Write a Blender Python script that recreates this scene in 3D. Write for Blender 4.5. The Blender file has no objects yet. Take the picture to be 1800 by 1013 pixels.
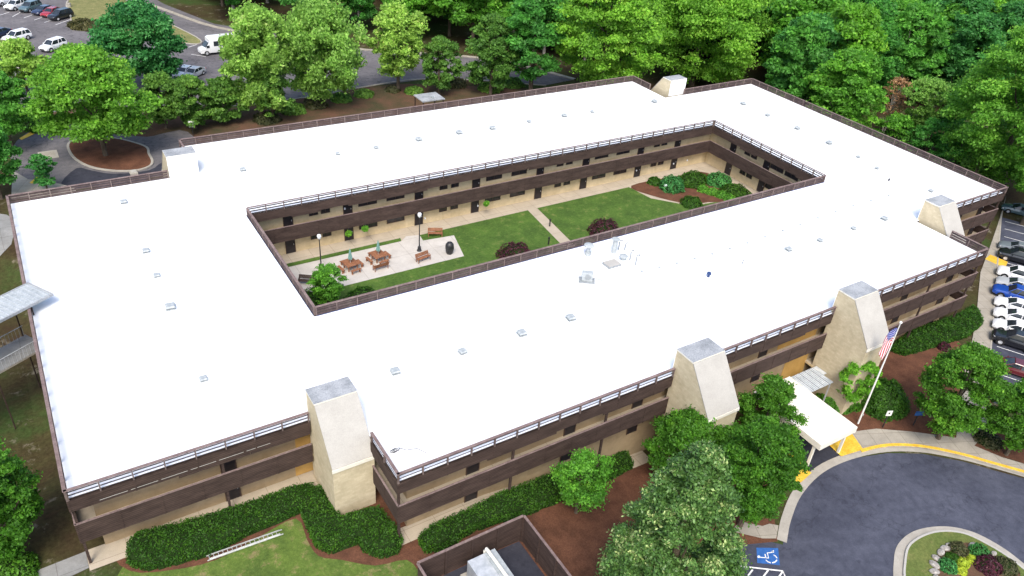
import bpy, bmesh, math, random
import numpy as np
from mathutils import Vector, Matrix
from mathutils.geometry import tessellate_polygon

# ------------------------------------------------------------------ camera
R_ = math.radians
CAM = Vector((3.478, -40.855, 45.235)); YAW, PIT, ROL, FPX = R_(-34.562), R_(-33.155), R_(4.983), 1375.0
_f = Vector((-math.sin(YAW)*math.cos(PIT), math.cos(YAW)*math.cos(PIT), math.sin(PIT)))
_r0 = Vector((math.cos(YAW), math.sin(YAW), 0)); _u0 = _r0.cross(_f)
_r = _r0*math.cos(ROL)+_u0*math.sin(ROL); _u = -_r0*math.sin(ROL)+_u0*math.cos(ROL)
scene = bpy.context.scene
col = scene.collection
cam_d = bpy.data.cameras.new("camera"); cam = bpy.data.objects.new("camera", cam_d); col.objects.link(cam)
cam.matrix_world = Matrix(((_r.x, _u.x, -_f.x, CAM.x), (_r.y, _u.y, -_f.y, CAM.y), (_r.z, _u.z, -_f.z, CAM.z), (0, 0, 0, 1)))
cam_d.sensor_width = 36; cam_d.lens = FPX/1800*36; cam_d.clip_end = 6000; cam_d.clip_start = 0.5
scene.camera = cam
# ------------------------------------------------------------------ world, sun, exposure
SUN_EL, SUN_AZ = R_(52), R_(215)          # azimuth measured clockwise from +Y
world = bpy.data.worlds.new("World"); scene.world = world; world.use_nodes = True
nt = world.node_tree; nt.nodes.clear()
sky = nt.nodes.new('ShaderNodeTexSky'); sky.sky_type = 'NISHITA'; sky.sun_disc = False
sky.sun_elevation = SUN_EL; sky.sun_rotation = SUN_AZ; sky.air_density = 1.0; sky.dust_density = 3.0; sky.ozone_density = 1.0
bg = nt.nodes.new('ShaderNodeBackground'); bg.inputs[1].default_value = 0.15
wo = nt.nodes.new('ShaderNodeOutputWorld'); nt.links.new(sky.outputs[0], bg.inputs[0]); nt.links.new(bg.outputs[0], wo.inputs[0])
sl = bpy.data.lights.new("sun", 'SUN'); sl.energy = 1.5; sl.angle = R_(25); sl.color = (1.0, 0.95, 0.86)
so = bpy.data.objects.new("sun", sl); col.objects.link(so)
sd = Vector((math.sin(SUN_AZ)*math.cos(SUN_EL), math.cos(SUN_AZ)*math.cos(SUN_EL), math.sin(SUN_EL)))
so.rotation_euler = sd.to_track_quat('Z', 'Y').to_euler(); so.location = (0, -60, 120)
vs = scene.view_settings; vs.view_transform = 'Standard'; vs.look = 'None'; vs.gamma = 1; vs.use_curve_mapping = False
vs.exposure = 1.0
scene.cycles.max_bounces = 6; scene.cycles.transparent_max_bounces = 4

# ------------------------------------------------------------------ helpers: terrain and placing
def SS(a, b, t):
    t = max(0.0, min(1.0, (t-a)/(b-a))); return t*t*(3-2*t)
LOW = -3.0
def g(x, y):
    fx = SS(24, 42, x)
    a = SS(5, 14, y)*(1-SS(40, 50, y))*(1-SS(-1, 3, x))
    back = SS(46, 62, y)*(1-SS(90, 104, x))
    return LOW*max(fx*(1-back), a)
def ray(u, v):
    return _f+_r*((u-900)/FPX)-_u*((v-506.5)/FPX)
def at(u, v, z):                                   # where the sight line through a photo point meets height z
    d = ray(u, v); t = (z-CAM.z)/d.z; return CAM+d*t
def G(u, v, h=0.0):                                # ... meets the terrain (+h)
    z = h
    for _ in range(30):
        p = at(u, v, z); z = 0.5*z+0.5*(g(p.x, p.y)+h)
    p = at(u, v, z); return p
def pix(p):
    v = Vector(p)-CAM; d = v.dot(_f); return 900+FPX*v.dot(_r)/d, 506.5-FPX*v.dot(_u)/d, d
def height_for(p, vtop):                           # height of a vertical at ground point p whose top shows at photo row vtop
    lo, hi = 0.2, 60
    for _ in range(40):
        m = (lo+hi)/2
        if pix((p[0], p[1], p[2]+m))[1] > vtop: lo = m
        else: hi = m
    return lo
def tag(o, label=None, cat=None, group=None, kind=None):
    if label: o['label'] = label
    if cat: o['category'] = cat
    if group: o['group'] = group
    if kind: o['kind'] = kind
    return o
def empty(name, loc=(0, 0, 0), rz=0, label=None, cat=None, group=None):
    o = bpy.data.objects.new(name, None); col.objects.link(o); o.location = loc; o.rotation_euler = (0, 0, rz)
    o.empty_display_size = 0.2
    return tag(o, label, cat, group)
def copy_tree(o, parent=None):
    c = o.copy(); col.objects.link(c); c.parent = parent
    if parent is not None: c.matrix_parent_inverse = o.matrix_parent_inverse
    for ch in o.children: copy_tree(ch, c)
    return c

# ------------------------------------------------------------------ materials
def srgb(r, g_, b):
    f = lambda c: ((c/255+0.055)/1.055)**2.4 if c > 10 else c/255/12.92
    return (f(r), f(g_), f(b), 1)
class NM:
    def __init__(s, name, rough=0.8, spec=0.3, metal=0.0):
        s.m = bpy.data.materials.new(name); s.m.use_nodes = True; s.nt = s.m.node_tree; s.N = s.nt.nodes; s.L = s.nt.links
        s.b = s.N['Principled BSDF']; s.b.inputs['Roughness'].default_value = rough; s.b.inputs['Metallic'].default_value = metal
        s.b.inputs['Specular IOR Level'].default_value = spec
        s._tc = None
    def tc(s):
        if s._tc is None: s._tc = s.N.new('ShaderNodeTexCoord')
        return s._tc.outputs['Object']
    def noise(s, scale, detail=4, rough=0.6, vec=None, stretch=None):
        n = s.N.new('ShaderNodeTexNoise'); n.inputs['Scale'].default_value = scale; n.inputs['Detail'].default_value = detail
        n.inputs['Roughness'].default_value = rough
        v = vec or s.tc()
        if stretch:
            mp = s.N.new('ShaderNodeMapping'); mp.inputs['Scale'].default_value = stretch; s.L.new(v, mp.inputs[0]); v = mp.outputs[0]
        s.L.new(v, n.inputs['Vector']); return n.outputs['Fac']
    def ramp(s, fac, stops):
        r = s.N.new('ShaderNodeValToRGB'); e = r.color_ramp.elements
        while len(e) < len(stops): e.new(0.5)
        for i, (p, c) in enumerate(stops):
            e[i].position = p; e[i].color = c if len(c) == 4 else (*c, 1)
        s.L.new(fac, r.inputs[0]); return r.outputs[0]
    def mix(s, fac, a, b, mode='MIX'):
        m = s.N.new('ShaderNodeMix'); m.data_type = 'RGBA'; m.blend_type = mode
        for k, v in ((0, fac), (6, a), (7, b)):
            if isinstance(v, bpy.types.NodeSocket): s.L.new(v, m.inputs[k])
            elif k == 0: m.inputs[0].default_value = v
            else: m.inputs[k].default_value = v if len(v) == 4 else (*v, 1)
        return m.outputs[2]
    def col(s, c):
        if isinstance(c, bpy.types.NodeSocket): s.L.new(c, s.b.inputs['Base Color'])
        else: s.b.inputs['Base Color'].default_value = c if len(c) == 4 else (*c, 1)
        return s
    def bump(s, h, strength=0.3, dist=0.05):
        bp = s.N.new('ShaderNodeBump'); bp.inputs['Strength'].default_value = strength; bp.inputs['Distance'].default_value = dist
        s.L.new(h, bp.inputs['Height']); s.L.new(bp.outputs[0], s.b.inputs['Normal']); return s
def two(name, a, b, scale=2.0, rough=0.85, spec=0.3, bump=0.0, fine=None, metal=0.0, lo=0.35, hi=0.65, stretch=None):
    n = NM(name, rough, spec, metal)
    c = n.ramp(n.noise(scale, 5, 0.65, stretch=stretch), [(lo, a), (hi, b)])
    if fine:
        f = n.noise(fine, 3, 0.7); k = n.ramp(f, [(0.3, (0.72, 0.72, 0.72)), (0.7, (1.2, 1.2, 1.2))]); c = n.mix(1.0, c, k, 'MULTIPLY')
    n.col(c)
    if bump: n.bump(n.noise(fine or scale*6, 4), bump)
    return n.m
M = {}
# ground cover: patches of grass, leaf litter and bare red-brown soil
n = NM('ground_cover', 0.95, 0.1)
c = n.ramp(n.noise(0.09, 6, 0.65), [(0.36, (0.045, 0.028, 0.016)), (0.5, (0.055, 0.05, 0.02)), (0.62, (0.04, 0.07, 0.018))])
c = n.mix(n.ramp(n.noise(0.5, 5, 0.7), [(0.58, (0, 0, 0)), (0.68, (1, 1, 1))]), c, (0.19, 0.165, 0.12, 1))
k = n.ramp(n.noise(3, 4, 0.8), [(0.3, (0.6, 0.6, 0.6)), (0.7, (1.35, 1.35, 1.35))]); n.col(n.mix(1.0, c, k, 'MULTIPLY')); M['ground'] = n.m
def lawn(name, a, b, dry, amt):
    n = NM(name, 0.95, 0.1)
    c = n.ramp(n.noise(0.45, 6, 0.7), [(0.35, a), (0.65, b)])
    c = n.mix(n.ramp(n.noise(0.9, 6, 0.75), [(amt, (0, 0, 0)), (amt+0.12, (1, 1, 1))]), c, dry)
    k = n.ramp(n.noise(4, 6, 0.9), [(0.3, (0.55, 0.57, 0.55)), (0.7, (1.4, 1.38, 1.35))]); n.col(n.mix(1.0, c, k, 'MULTIPLY'))
    n.bump(n.noise(14, 3), 0.5, 0.06); return n.m
M['lawn'] = lawn('front_lawn', (0.065, 0.105, 0.025), (0.12, 0.18, 0.035), (0.20, 0.17, 0.08, 1), 0.53)
M['yard'] = lawn('yard_lawn', (0.05, 0.095, 0.022), (0.085, 0.155, 0.03), (0.15, 0.17, 0.055, 1), 0.56)
M['drygrass'] = lawn('dry_lawn', (0.15, 0.16, 0.065), (0.22, 0.21, 0.09), (0.28, 0.25, 0.12, 1), 0.55)
M['verge'] = lawn('verge_lawn', (0.08, 0.12, 0.03), (0.14, 0.16, 0.05), (0.2, 0.17, 0.08, 1), 0.6)
M['mulch'] = two('pine_straw_mulch', (0.085, 0.040, 0.025), (0.155, 0.070, 0.042), 0.8, 0.95, 0.1, 0.6, 9, lo=0.3, hi=0.7)
M['mulch2'] = two('old_mulch', (0.06, 0.055, 0.028), (0.13, 0.070, 0.046), 0.25, 0.95, 0.1, 0.5, 6, lo=0.35, hi=0.65)
def asphalt(name, a, b, crack=0.0):
    n = NM(name, 0.9, 0.2)
    c = n.ramp(n.noise(0.16, 6, 0.62), [(0.3, a), (0.7, b)])
    k = n.ramp(n.noise(1.3, 6, 0.75), [(0.3, (0.72, 0.73, 0.75)), (0.7, (1.25, 1.24, 1.22))]); c = n.mix(1.0, c, k, 'MULTIPLY')
    k = n.ramp(n.noise(22, 2, 0.8), [(0.3, (0.8, 0.8, 0.8)), (0.7, (1.2, 1.2, 1.2))]); c = n.mix(1.0, c, k, 'MULTIPLY')
    vo = n.N.new('ShaderNodeTexVoronoi'); vo.feature = 'DISTANCE_TO_EDGE'; vo.inputs['Scale'].default_value = 0.13
    wob = n.N.new('ShaderNodeTexNoise'); wob.inputs['Scale'].default_value = 0.5; wob.inputs['Detail'].default_value = 5; n.L.new(n.tc(), wob.inputs[0])
    ad = n.N.new('ShaderNodeMix'); ad.data_type = 'VECTOR'; ad.inputs[0].default_value = 0.7; n.L.new(n.tc(), ad.inputs[4])
    sc_ = n.N.new('ShaderNodeVectorMath'); sc_.operation = 'SCALE'; sc_.inputs[3].default_value = 5.0; n.L.new(wob.outputs['Color'], sc_.inputs[0])
    a2 = n.N.new('ShaderNodeVectorMath'); a2.operation = 'ADD'; n.L.new(n.tc(), a2.inputs[0]); n.L.new(sc_.outputs[0], a2.inputs[1]); n.L.new(a2.outputs[0], vo.inputs[0]); n.N.remove(ad)
    k = n.ramp(vo.outputs[0], [(0.0, (1-crack, 1-crack, 1-crack)), (0.012, (1, 1, 1))]); c = n.mix(1.0, c, k, 'MULTIPLY')
    k = n.ramp(n.noise(0.9, 2, 0.4), [(0.66, (1, 1, 1)), (0.74, (0.72, 0.72, 0.74))]); n.col(n.mix(1.0, c, k, 'MULTIPLY')); return n.m
M['asphalt'] = asphalt('drive_asphalt', (0.040, 0.044, 0.064), (0.080, 0.086, 0.116), 0.25)
M['asphalt_old'] = asphalt('old_asphalt', (0.10, 0.094, 0.10), (0.17, 0.16, 0.165), 0.45)
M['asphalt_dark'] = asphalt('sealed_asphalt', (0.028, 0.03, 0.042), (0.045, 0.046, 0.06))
def concrete(name, a, b, jx=0, rot=0.0):
    n = NM(name, 0.9, 0.2)
    c = n.ramp(n.noise(0.7, 6, 0.7), [(0.3, a), (0.7, b)])
    k = n.ramp(n.noise(12, 3, 0.8), [(0.3, (0.88, 0.88, 0.88)), (0.7, (1.08, 1.08, 1.08))]); c = n.mix(1.0, c, k, 'MULTIPLY')
    if jx:
        br = n.N.new('ShaderNodeTexBrick'); br.offset = 0; br.inputs['Scale'].default_value = 1
        br.inputs['Brick Width'].default_value = jx; br.inputs['Row Height'].default_value = jx; br.inputs['Mortar Size'].default_value = 0.02
        br.inputs[1].default_value = (1, 1, 1, 1); br.inputs[2].default_value = (0.93, 0.93, 0.93, 1); br.inputs[3].default_value = (0.6, 0.58, 0.55, 1)
        mp = n.N.new('ShaderNodeMapping'); mp.inputs['Rotation'].default_value = (0, 0, rot); n.L.new(n.tc(), mp.inputs[0]); n.L.new(mp.outputs[0], br.inputs[0])
        c = n.mix(1.0, c, br.outputs[0], 'MULTIPLY')
    n.col(c); return n.m
M['walk'] = concrete('walk_concrete', (0.29, 0.265, 0.22), (0.40, 0.365, 0.305), 1.5, R_(24.5))
M['patio'] = concrete('patio_concrete', (0.46, 0.43, 0.39), (0.58, 0.55, 0.5), 3.0)
M['gallery'] = concrete('gallery_concrete', (0.38, 0.33, 0.25), (0.47, 0.40, 0.31), 2.4)
M['kerb'] = concrete('kerb_concrete', (0.3, 0.28, 0.24), (0.42, 0.39, 0.34))
M['greywalk'] = concrete('grey_concrete', (0.2, 0.2, 0.19), (0.3, 0.3, 0.29), 1.8)
M['cap'] = two('weathered_cap', (0.22, 0.235, 0.25), (0.36, 0.375, 0.39), 0.9, 0.9, 0.2, 0, 9, lo=0.3, hi=0.6)
M['yellow'] = two('yellow_paint', (0.62, 0.36, 0.03), (0.75, 0.5, 0.06), 1.5, 0.7, 0.3, 0, 12)
M['white'] = two('white_paint', (0.62, 0.62, 0.6), (0.8, 0.8, 0.78), 2, 0.7, 0.3)
M['blue'] = two('blue_paint', (0.02, 0.085, 0.28), (0.035, 0.13, 0.38), 3, 0.7, 0.3)
n = NM('roof_membrane', 0.6, 0.3)
c = n.ramp(n.noise(0.12, 5, 0.6), [(0.3, (0.80, 0.82, 0.84)), (0.7, (0.88, 0.89, 0.90))])
br = n.N.new('ShaderNodeTexBrick'); br.inputs['Scale'].default_value = 1; br.inputs['Brick Width'].default_value = 14; br.inputs['Row Height'].default_value = 1.9
br.inputs['Mortar Size'].default_value = 0.03; br.inputs[1].default_value = (1, 1, 1, 1); br.inputs[2].default_value = (0.985, 0.985, 0.985, 1); br.inputs[3].default_value = (0.93, 0.94, 0.95, 1)
n.L.new(n.tc(), br.inputs[0]); n.col(n.mix(1.0, c, br.outputs[0], 'MULTIPLY')); M['roof'] = n.m
def wallmat(name, a, b, bw=0.4, bh=0.2, mort=(0.5, 0.43, 0.3, 1)):
    n = NM(name, 0.9, 0.2)
    sp = n.N.new('ShaderNodeSeparateXYZ'); n.L.new(n.tc(), sp.inputs[0])
    ad = n.N.new('ShaderNodeMath'); n.L.new(sp.outputs[0], ad.inputs[0]); n.L.new(sp.outputs[1], ad.inputs[1])
    cb = n.N.new('ShaderNodeCombineXYZ'); n.L.new(ad.outputs[0], cb.inputs[0]); n.L.new(sp.outputs[2], cb.inputs[1])
    br = n.N.new('ShaderNodeTexBrick'); br.inputs['Scale'].default_value = 1; br.inputs['Brick Width'].default_value = bw; br.inputs['Row Height'].default_value = bh
    br.inputs['Mortar Size'].default_value = 0.012; br.inputs['Bias'].default_value = -0.2
    br.inputs[1].default_value = (*a, 1); br.inputs[2].default_value = (*b, 1); br.inputs[3].default_value = mort
    n.L.new(cb.outputs[0], br.inputs[0])
    k = n.ramp(n.noise(0.8, 6, 0.75), [(0.3, (0.80, 0.79, 0.76)), (0.65, (1.08, 1.08, 1.08))])
    n.col(n.mix(1.0, br.outputs[0], k, 'MULTIPLY')); n.bump(br.outputs[1], 0.25, 0.01); return n.m
M['brick'] = wallmat('cream_brick', (0.50, 0.43, 0.30), (0.57, 0.50, 0.355))
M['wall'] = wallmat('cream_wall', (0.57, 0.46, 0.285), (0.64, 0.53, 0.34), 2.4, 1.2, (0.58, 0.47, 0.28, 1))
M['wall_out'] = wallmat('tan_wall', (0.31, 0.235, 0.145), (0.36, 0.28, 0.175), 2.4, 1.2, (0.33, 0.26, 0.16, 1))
M['slope'] = concrete('sloped_panel', (0.37, 0.355, 0.325), (0.44, 0.425, 0.39))
M['membrane'] = two('painted_membrane', (0.72, 0.73, 0.73), (0.82, 0.82, 0.81), 1.2, 0.7, 0.3)
M['yellow_glow'] = two('painted_yellow_glow', (0.42, 0.25, 0.07), (0.50, 0.31, 0.10), 1, 0.8)  # yellow light on the wall, put into its colour
def wood(name, a, b, board=0.16, vert=False):
    n = NM(name, 0.85, 0.2)
    c = n.ramp(n.noise(0.5, 7, 0.75, stretch=(1, 1, 5)), [(0.3, a), (0.7, b)])
    w = n.N.new('ShaderNodeTexWave'); w.wave_type = 'BANDS'; w.bands_direction = 'Z'; w.inputs['Scale'].default_value = 0.314/board
    w.inputs['Distortion'].default_value = 0.2; n.L.new(n.tc(), w.inputs[0])
    k = n.ramp(w.outputs[1], [(0.0, (0.45, 0.45, 0.45)), (0.16, (1, 1, 1))]); c = n.mix(1.0, c, k, 'MULTIPLY')
    k = n.ramp(n.noise(6, 4, 0.8, stretch=(1, 1, 6)), [(0.3, (0.8, 0.8, 0.8)), (0.7, (1.2, 1.2, 1.2))]); c = n.mix(1.0, c, k, 'MULTIPLY')
    n.col(c); return n.m
M['wood'] = wood('brown_boards', (0.032, 0.021, 0.018), (0.092, 0.062, 0.052))
M['wood_in'] = two('brown_louvre', (0.06, 0.043, 0.043), (0.10, 0.076, 0.074), 1.2, 0.85, 0.2, 0, 8)
M['capwood'] = two('weathered_rail', (0.15, 0.105, 0.10), (0.24, 0.18, 0.165), 1.5, 0.85, 0.2, 0, 7)
M['post'] = two('post_wood', (0.11, 0.08, 0.075), (0.2, 0.155, 0.14), 1.5, 0.85, 0.2)
M['dark'] = two('dark_door', (0.016, 0.013, 0.016), (0.03, 0.025, 0.027), 1.5, 0.5, 0.4)
n = NM('window_glass', 0.12, 0.5); n.col(n.ramp(n.noise(0.8, 2), [(0.3, (0.02, 0.022, 0.028)), (0.7, (0.06, 0.05, 0.045))])); M['glass'] = n.m
M['winframe'] = two('bronze_frame', (0.05, 0.03, 0.025), (0.08, 0.045, 0.035), 3, 0.5, 0.4)
M['galv'] = two('galvanised_metal', (0.42, 0.45, 0.47), (0.58, 0.6, 0.62), 2.5, 0.45, 0.5, metal=0.3)
M['vent'] = two('vent_metal', (0.28, 0.31, 0.32), (0.42, 0.45, 0.46), 3, 0.6, 0.4)
M['ventside'] = two('vent_side', (0.20, 0.22, 0.23), (0.30, 0.32, 0.33), 3, 0.6, 0.4)
M['alu'] = two('aluminium', (0.55, 0.56, 0.56), (0.72, 0.73, 0.73), 3, 0.4, 0.5, metal=0.4)
M['canopy'] = two('cream_canopy', (0.68, 0.65, 0.56), (0.78, 0.75, 0.67), 0.8, 0.75, 0.3)
M['canopy_rib'] = two('ribbed_sheet', (0.42, 0.47, 0.5), (0.66, 0.7, 0.73), 1.2, 0.5, 0.4, metal=0.2)
M['black'] = two('black_metal', (0.015, 0.015, 0.018), (0.03, 0.03, 0.034), 3, 0.45, 0.5)
M['bluemetal'] = two('blue_edge_trim', (0.02, 0.04, 0.12), (0.03, 0.07, 0.2), 3, 0.5, 0.4)
M['redwood'] = two('red_brown_wood', (0.20, 0.085, 0.045), (0.33, 0.15, 0.08), 2.5, 0.8, 0.2, 0, 12)
M['bark'] = two('bark', (0.07, 0.055, 0.04), (0.15, 0.12, 0.09), 3, 0.95, 0.1, 0.5, 14, stretch=(1, 1, 0.3))
M['palebark'] = two('pale_bark', (0.22, 0.2, 0.17), (0.38, 0.35, 0.31), 3, 0.95, 0.1, 0.3, 14)
M['stone'] = two('stone', (0.22, 0.2, 0.18), (0.48, 0.46, 0.43), 1.6, 0.9, 0.2, 0.4, 8)
M['umbrella'] = two('faded_green_canvas', (0.14, 0.27, 0.25), (0.22, 0.38, 0.35), 4, 0.9, 0.1)
M['globe'] = two('lamp_globe', (0.72, 0.76, 0.8), (0.8, 0.83, 0.86), 3, 0.25, 0.5)
M['tyre'] = two('rubber', (0.012, 0.012, 0.013), (0.022, 0.022, 0.024), 4, 0.8, 0.2)
M['rim'] = two('alloy_rim', (0.45, 0.45, 0.47), (0.6, 0.6, 0.62), 4, 0.3, 0.5, metal=0.6)
M['carglass'] = two('tinted_glass', (0.012, 0.016, 0.02), (0.03, 0.04, 0.05), 2, 0.08, 0.6)
M['lamp_lens'] = two('lamp_lens', (0.6, 0.62, 0.65), (0.75, 0.77, 0.8), 4, 0.15, 0.5)
M['red_lens'] = two('red_lens', (0.3, 0.01, 0.01), (0.4, 0.02, 0.02), 4, 0.2, 0.5)
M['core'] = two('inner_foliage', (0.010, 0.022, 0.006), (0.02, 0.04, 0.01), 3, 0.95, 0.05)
def paint(name, c):
    n = NM(name, 0.22, 0.5); n.b.inputs['Coat Weight'].default_value = 0.6; n.b.inputs['Coat Roughness'].default_value = 0.05
    k = n.noise(1.5, 3); n.col(n.ramp(k, [(0.3, tuple(x*0.93 for x in c)), (0.7, c)])); return n.m
PAINT = dict(white=paint('white_car_paint', (0.78, 0.79, 0.8)), black=paint('black_car_paint', (0.012, 0.013, 0.017)), blue=paint('blue_car_paint', (0.012, 0.06, 0.33)),
             maroon=paint('maroon_car_paint', (0.10, 0.012, 0.016)), grey=paint('grey_car_paint', (0.17, 0.2, 0.22)), silver=paint('silver_car_paint', (0.45, 0.47, 0.49)),
             navy=paint('navy_car_paint', (0.02, 0.03, 0.07)), red=paint('red_car_paint', (0.3, 0.02, 0.03)), teal=paint('teal_grey_car_paint', (0.08, 0.13, 0.15)))
def leaf(name, dark, light, tip, trans=0.5, tipamt=0.75, rough=0.55):
    n = NM(name, rough, 0.35)
    at_ = n.N.new('ShaderNodeAttribute'); at_.attribute_name = 'tint'
    ge = n.N.new('ShaderNodeNewGeometry')
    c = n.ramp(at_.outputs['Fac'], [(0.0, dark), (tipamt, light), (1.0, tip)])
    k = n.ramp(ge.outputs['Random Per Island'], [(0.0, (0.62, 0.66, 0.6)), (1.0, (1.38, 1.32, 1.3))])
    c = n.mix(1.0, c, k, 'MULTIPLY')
    oi = n.N.new('ShaderNodeObjectInfo'); k = n.ramp(oi.outputs['Random'], [(0.0, (0.82, 0.88, 0.85)), (0.5, (1.0, 1.0, 1.0)), (1.0, (1.2, 1.08, 0.9))])
    c = n.mix(1.0, c, k, 'MULTIPLY'); n.col(c)
    tr = n.N.new('ShaderNodeBsdfTranslucent'); n.L.new(c, tr.inputs[0])
    ms = n.N.new('ShaderNodeMixShader'); ms.inputs[0].default_value = trans
    n.L.new(n.b.outputs[0], ms.inputs[1]); n.L.new(tr.outputs[0], ms.inputs[2]); n.L.new(ms.outputs[0], n.N['Material Output'].inputs[0]); return n.m
LEAF = dict(
    lush=leaf('lush_poplar_leaf', (0.124, 0.324, 0.039), (0.221, 0.518, 0.055), (0.354, 0.620, 0.099), 0.5),  # lighter green of the leaves themselves
    bright=leaf('bright_maple_leaf', (0.100, 0.291, 0.037), (0.175, 0.480, 0.043), (0.304, 0.620, 0.080)),
    oak=leaf('dark_oak_leaf', (0.045, 0.213, 0.063), (0.090, 0.362, 0.087), (0.206, 0.509, 0.173)),
    olive=leaf('olive_leaf', (0.099, 0.233, 0.041), (0.170, 0.359, 0.059), (0.284, 0.503, 0.083)),
    lime=leaf('lime_leaf', (0.213, 0.396, 0.073), (0.337, 0.608, 0.118), (0.526, 0.660, 0.224)),
    wood=leaf('woodland_leaf', (0.068, 0.250, 0.047), (0.125, 0.417, 0.063), (0.225, 0.599, 0.100)),
    wood_d=leaf('dark_woodland_leaf', (0.053, 0.205, 0.048), (0.098, 0.355, 0.072), (0.167, 0.485, 0.098)),  # leaf colour of the darker green woodland trees
    magnolia=leaf('glossy_magnolia_leaf', (0.047, 0.123, 0.033), (0.105, 0.232, 0.058), (0.491, 0.620, 0.286), 0.25, 0.74, 0.4),
    garden=leaf('garden_leaf', (0.063, 0.186, 0.020), (0.114, 0.322, 0.026), (0.216, 0.472, 0.047)),
    hedge=leaf('hedge_leaf', (0.036, 0.115, 0.011), (0.066, 0.190, 0.015), (0.120, 0.270, 0.024)),
    hedge_b=leaf('brown_hedge_leaf', (0.07, 0.075, 0.035), (0.12, 0.13, 0.055), (0.19, 0.18, 0.09)),
    purple=leaf('plum_red_leaf', (0.045, 0.009, 0.018), (0.085, 0.016, 0.032), (0.14, 0.03, 0.05), 0.2),
    twig=leaf('reddish_bud', (0.24, 0.14, 0.08), (0.38, 0.24, 0.14), (0.48, 0.34, 0.2), 0.2),
    chart=leaf('chartreuse_leaf', (0.3, 0.4, 0.03), (0.45, 0.58, 0.04), (0.6, 0.7, 0.08), 0.3))

# ------------------------------------------------------------------ mesh builder
class MB:
    def __init__(s): s.v = []; s.f = []; s.mi = []; s.mats = []
    def m(s, key):
        mt = M[key] if isinstance(key, str) else key
        if mt not in s.mats: s.mats.append(mt)
        return s.mats.index(mt)
    def face(s, pts, key):
        b = len(s.v); s.v += [tuple(p) for p in pts]; s.f.append(tuple(range(b, b+len(pts)))); s.mi.append(s.m(key))
    def hull(s, lo, hi, key, capkey=None):              # two matching rings -> closed solid
        b = len(s.v); n_ = len(lo); s.v += [tuple(p) for p in lo]+[tuple(p) for p in hi]; k = s.m(key)
        for i in range(n_):
            j = (i+1) % n_; s.f.append((b+i, b+j, b+n_+j, b+n_+i)); s.mi.append(k)
        s.f.append(tuple(b+i for i in reversed(range(n_)))); s.mi.append(k)
        s.f.append(tuple(b+n_+i for i in range(n_))); s.mi.append(s.m(capkey) if capkey else k)
    def box(s, x0, x1, y0, y1, z0, z1, key, top=None):
        s.hull([(x0, y0, z0), (x1, y0, z0), (x1, y1, z0), (x0, y1, z0)], [(x0, y0, z1), (x1, y0, z1), (x1, y1, z1), (x0, y1, z1)], key, top)
    def ob(s, A, d, n_, s0, s1, t0, t1, z0, z1, key, top=None):   # box in a run's frame: s along, t outward
        q = lambda a, t, z: (A[0]+d[0]*a+n_[0]*t, A[1]+d[1]*a+n_[1]*t, z)
        c = [(s0, t0), (s1, t0), (s1, t1), (s0, t1)]
        if d[0]*n_[1]-d[1]*n_[0] < 0: c = c[::-1]
        s.hull([q(a, t, z0) for a, t in c], [q(a, t, z1) for a, t in c], key, top)
    def tube(s, pts, rad, key, n_=8, cap=True):
        pts = [Vector(p) for p in pts]; rr = rad if isinstance(rad, (list, tuple)) else [rad]*len(pts); b = len(s.v); k = s.m(key)
        for i, p in enumerate(pts):
            t = (pts[min(i+1, len(pts)-1)]-pts[max(i-1, 0)]).normalized()
            a = t.cross(Vector((0, 0, 1)) if abs(t.z) < 0.9 else Vector((1, 0, 0))).normalized(); c = t.cross(a)
            for j in range(n_):
                w = 2*math.pi*j/n_; s.v.append(tuple(p+(a*math.cos(w)+c*math.sin(w))*rr[i]))
        for i in range(len(pts)-1):
            for j in range(n_):
                j2 = (j+1) % n_; s.f.append((b+i*n_+j, b+i*n_+j2, b+(i+1)*n_+j2, b+(i+1)*n_+j)); s.mi.append(k)
        if cap:
            s.f.append(tuple(b+j for j in reversed(range(n_)))); s.mi.append(k)
            e = b+(len(pts)-1)*n_; s.f.append(tuple(e+j for j in range(n_))); s.mi.append(k)
    def lathe(s, c, prof, key, n_=14):
        s.tube([(c[0], c[1], c[2]+z+i*1e-5) for i, (z, r) in enumerate(prof)], [r for z, r in prof], key, n_)
    def build(s, name, parent=None, loc=None, smooth=False, bevel=0.0):
        me = bpy.data.meshes.new(name); me.from_pydata(s.v, [], s.f)
        for mt in s.mats: me.materials.append(mt)
        me.polygons.foreach_set('material_index', s.mi)
        if smooth: me.polygons.foreach_set('use_smooth', [True]*len(s.f))
        me.update(); bm = bmesh.new(); bm.from_mesh(me); bmesh.ops.recalc_face_normals(bm, faces=bm.faces); bm.to_mesh(me); bm.free()
        if smooth: me.set_sharp_from_angle(angle=R_(40))
        o = bpy.data.objects.new(name, me); col.objects.link(o)
        if parent is not None: o.parent = parent
        if loc: o.location = loc
        if bevel:
            bv = o.modifiers.new('bevel', 'BEVEL'); bv.width = bevel; bv.segments = 2; bv.limit_method = 'ANGLE'
        return o

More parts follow.
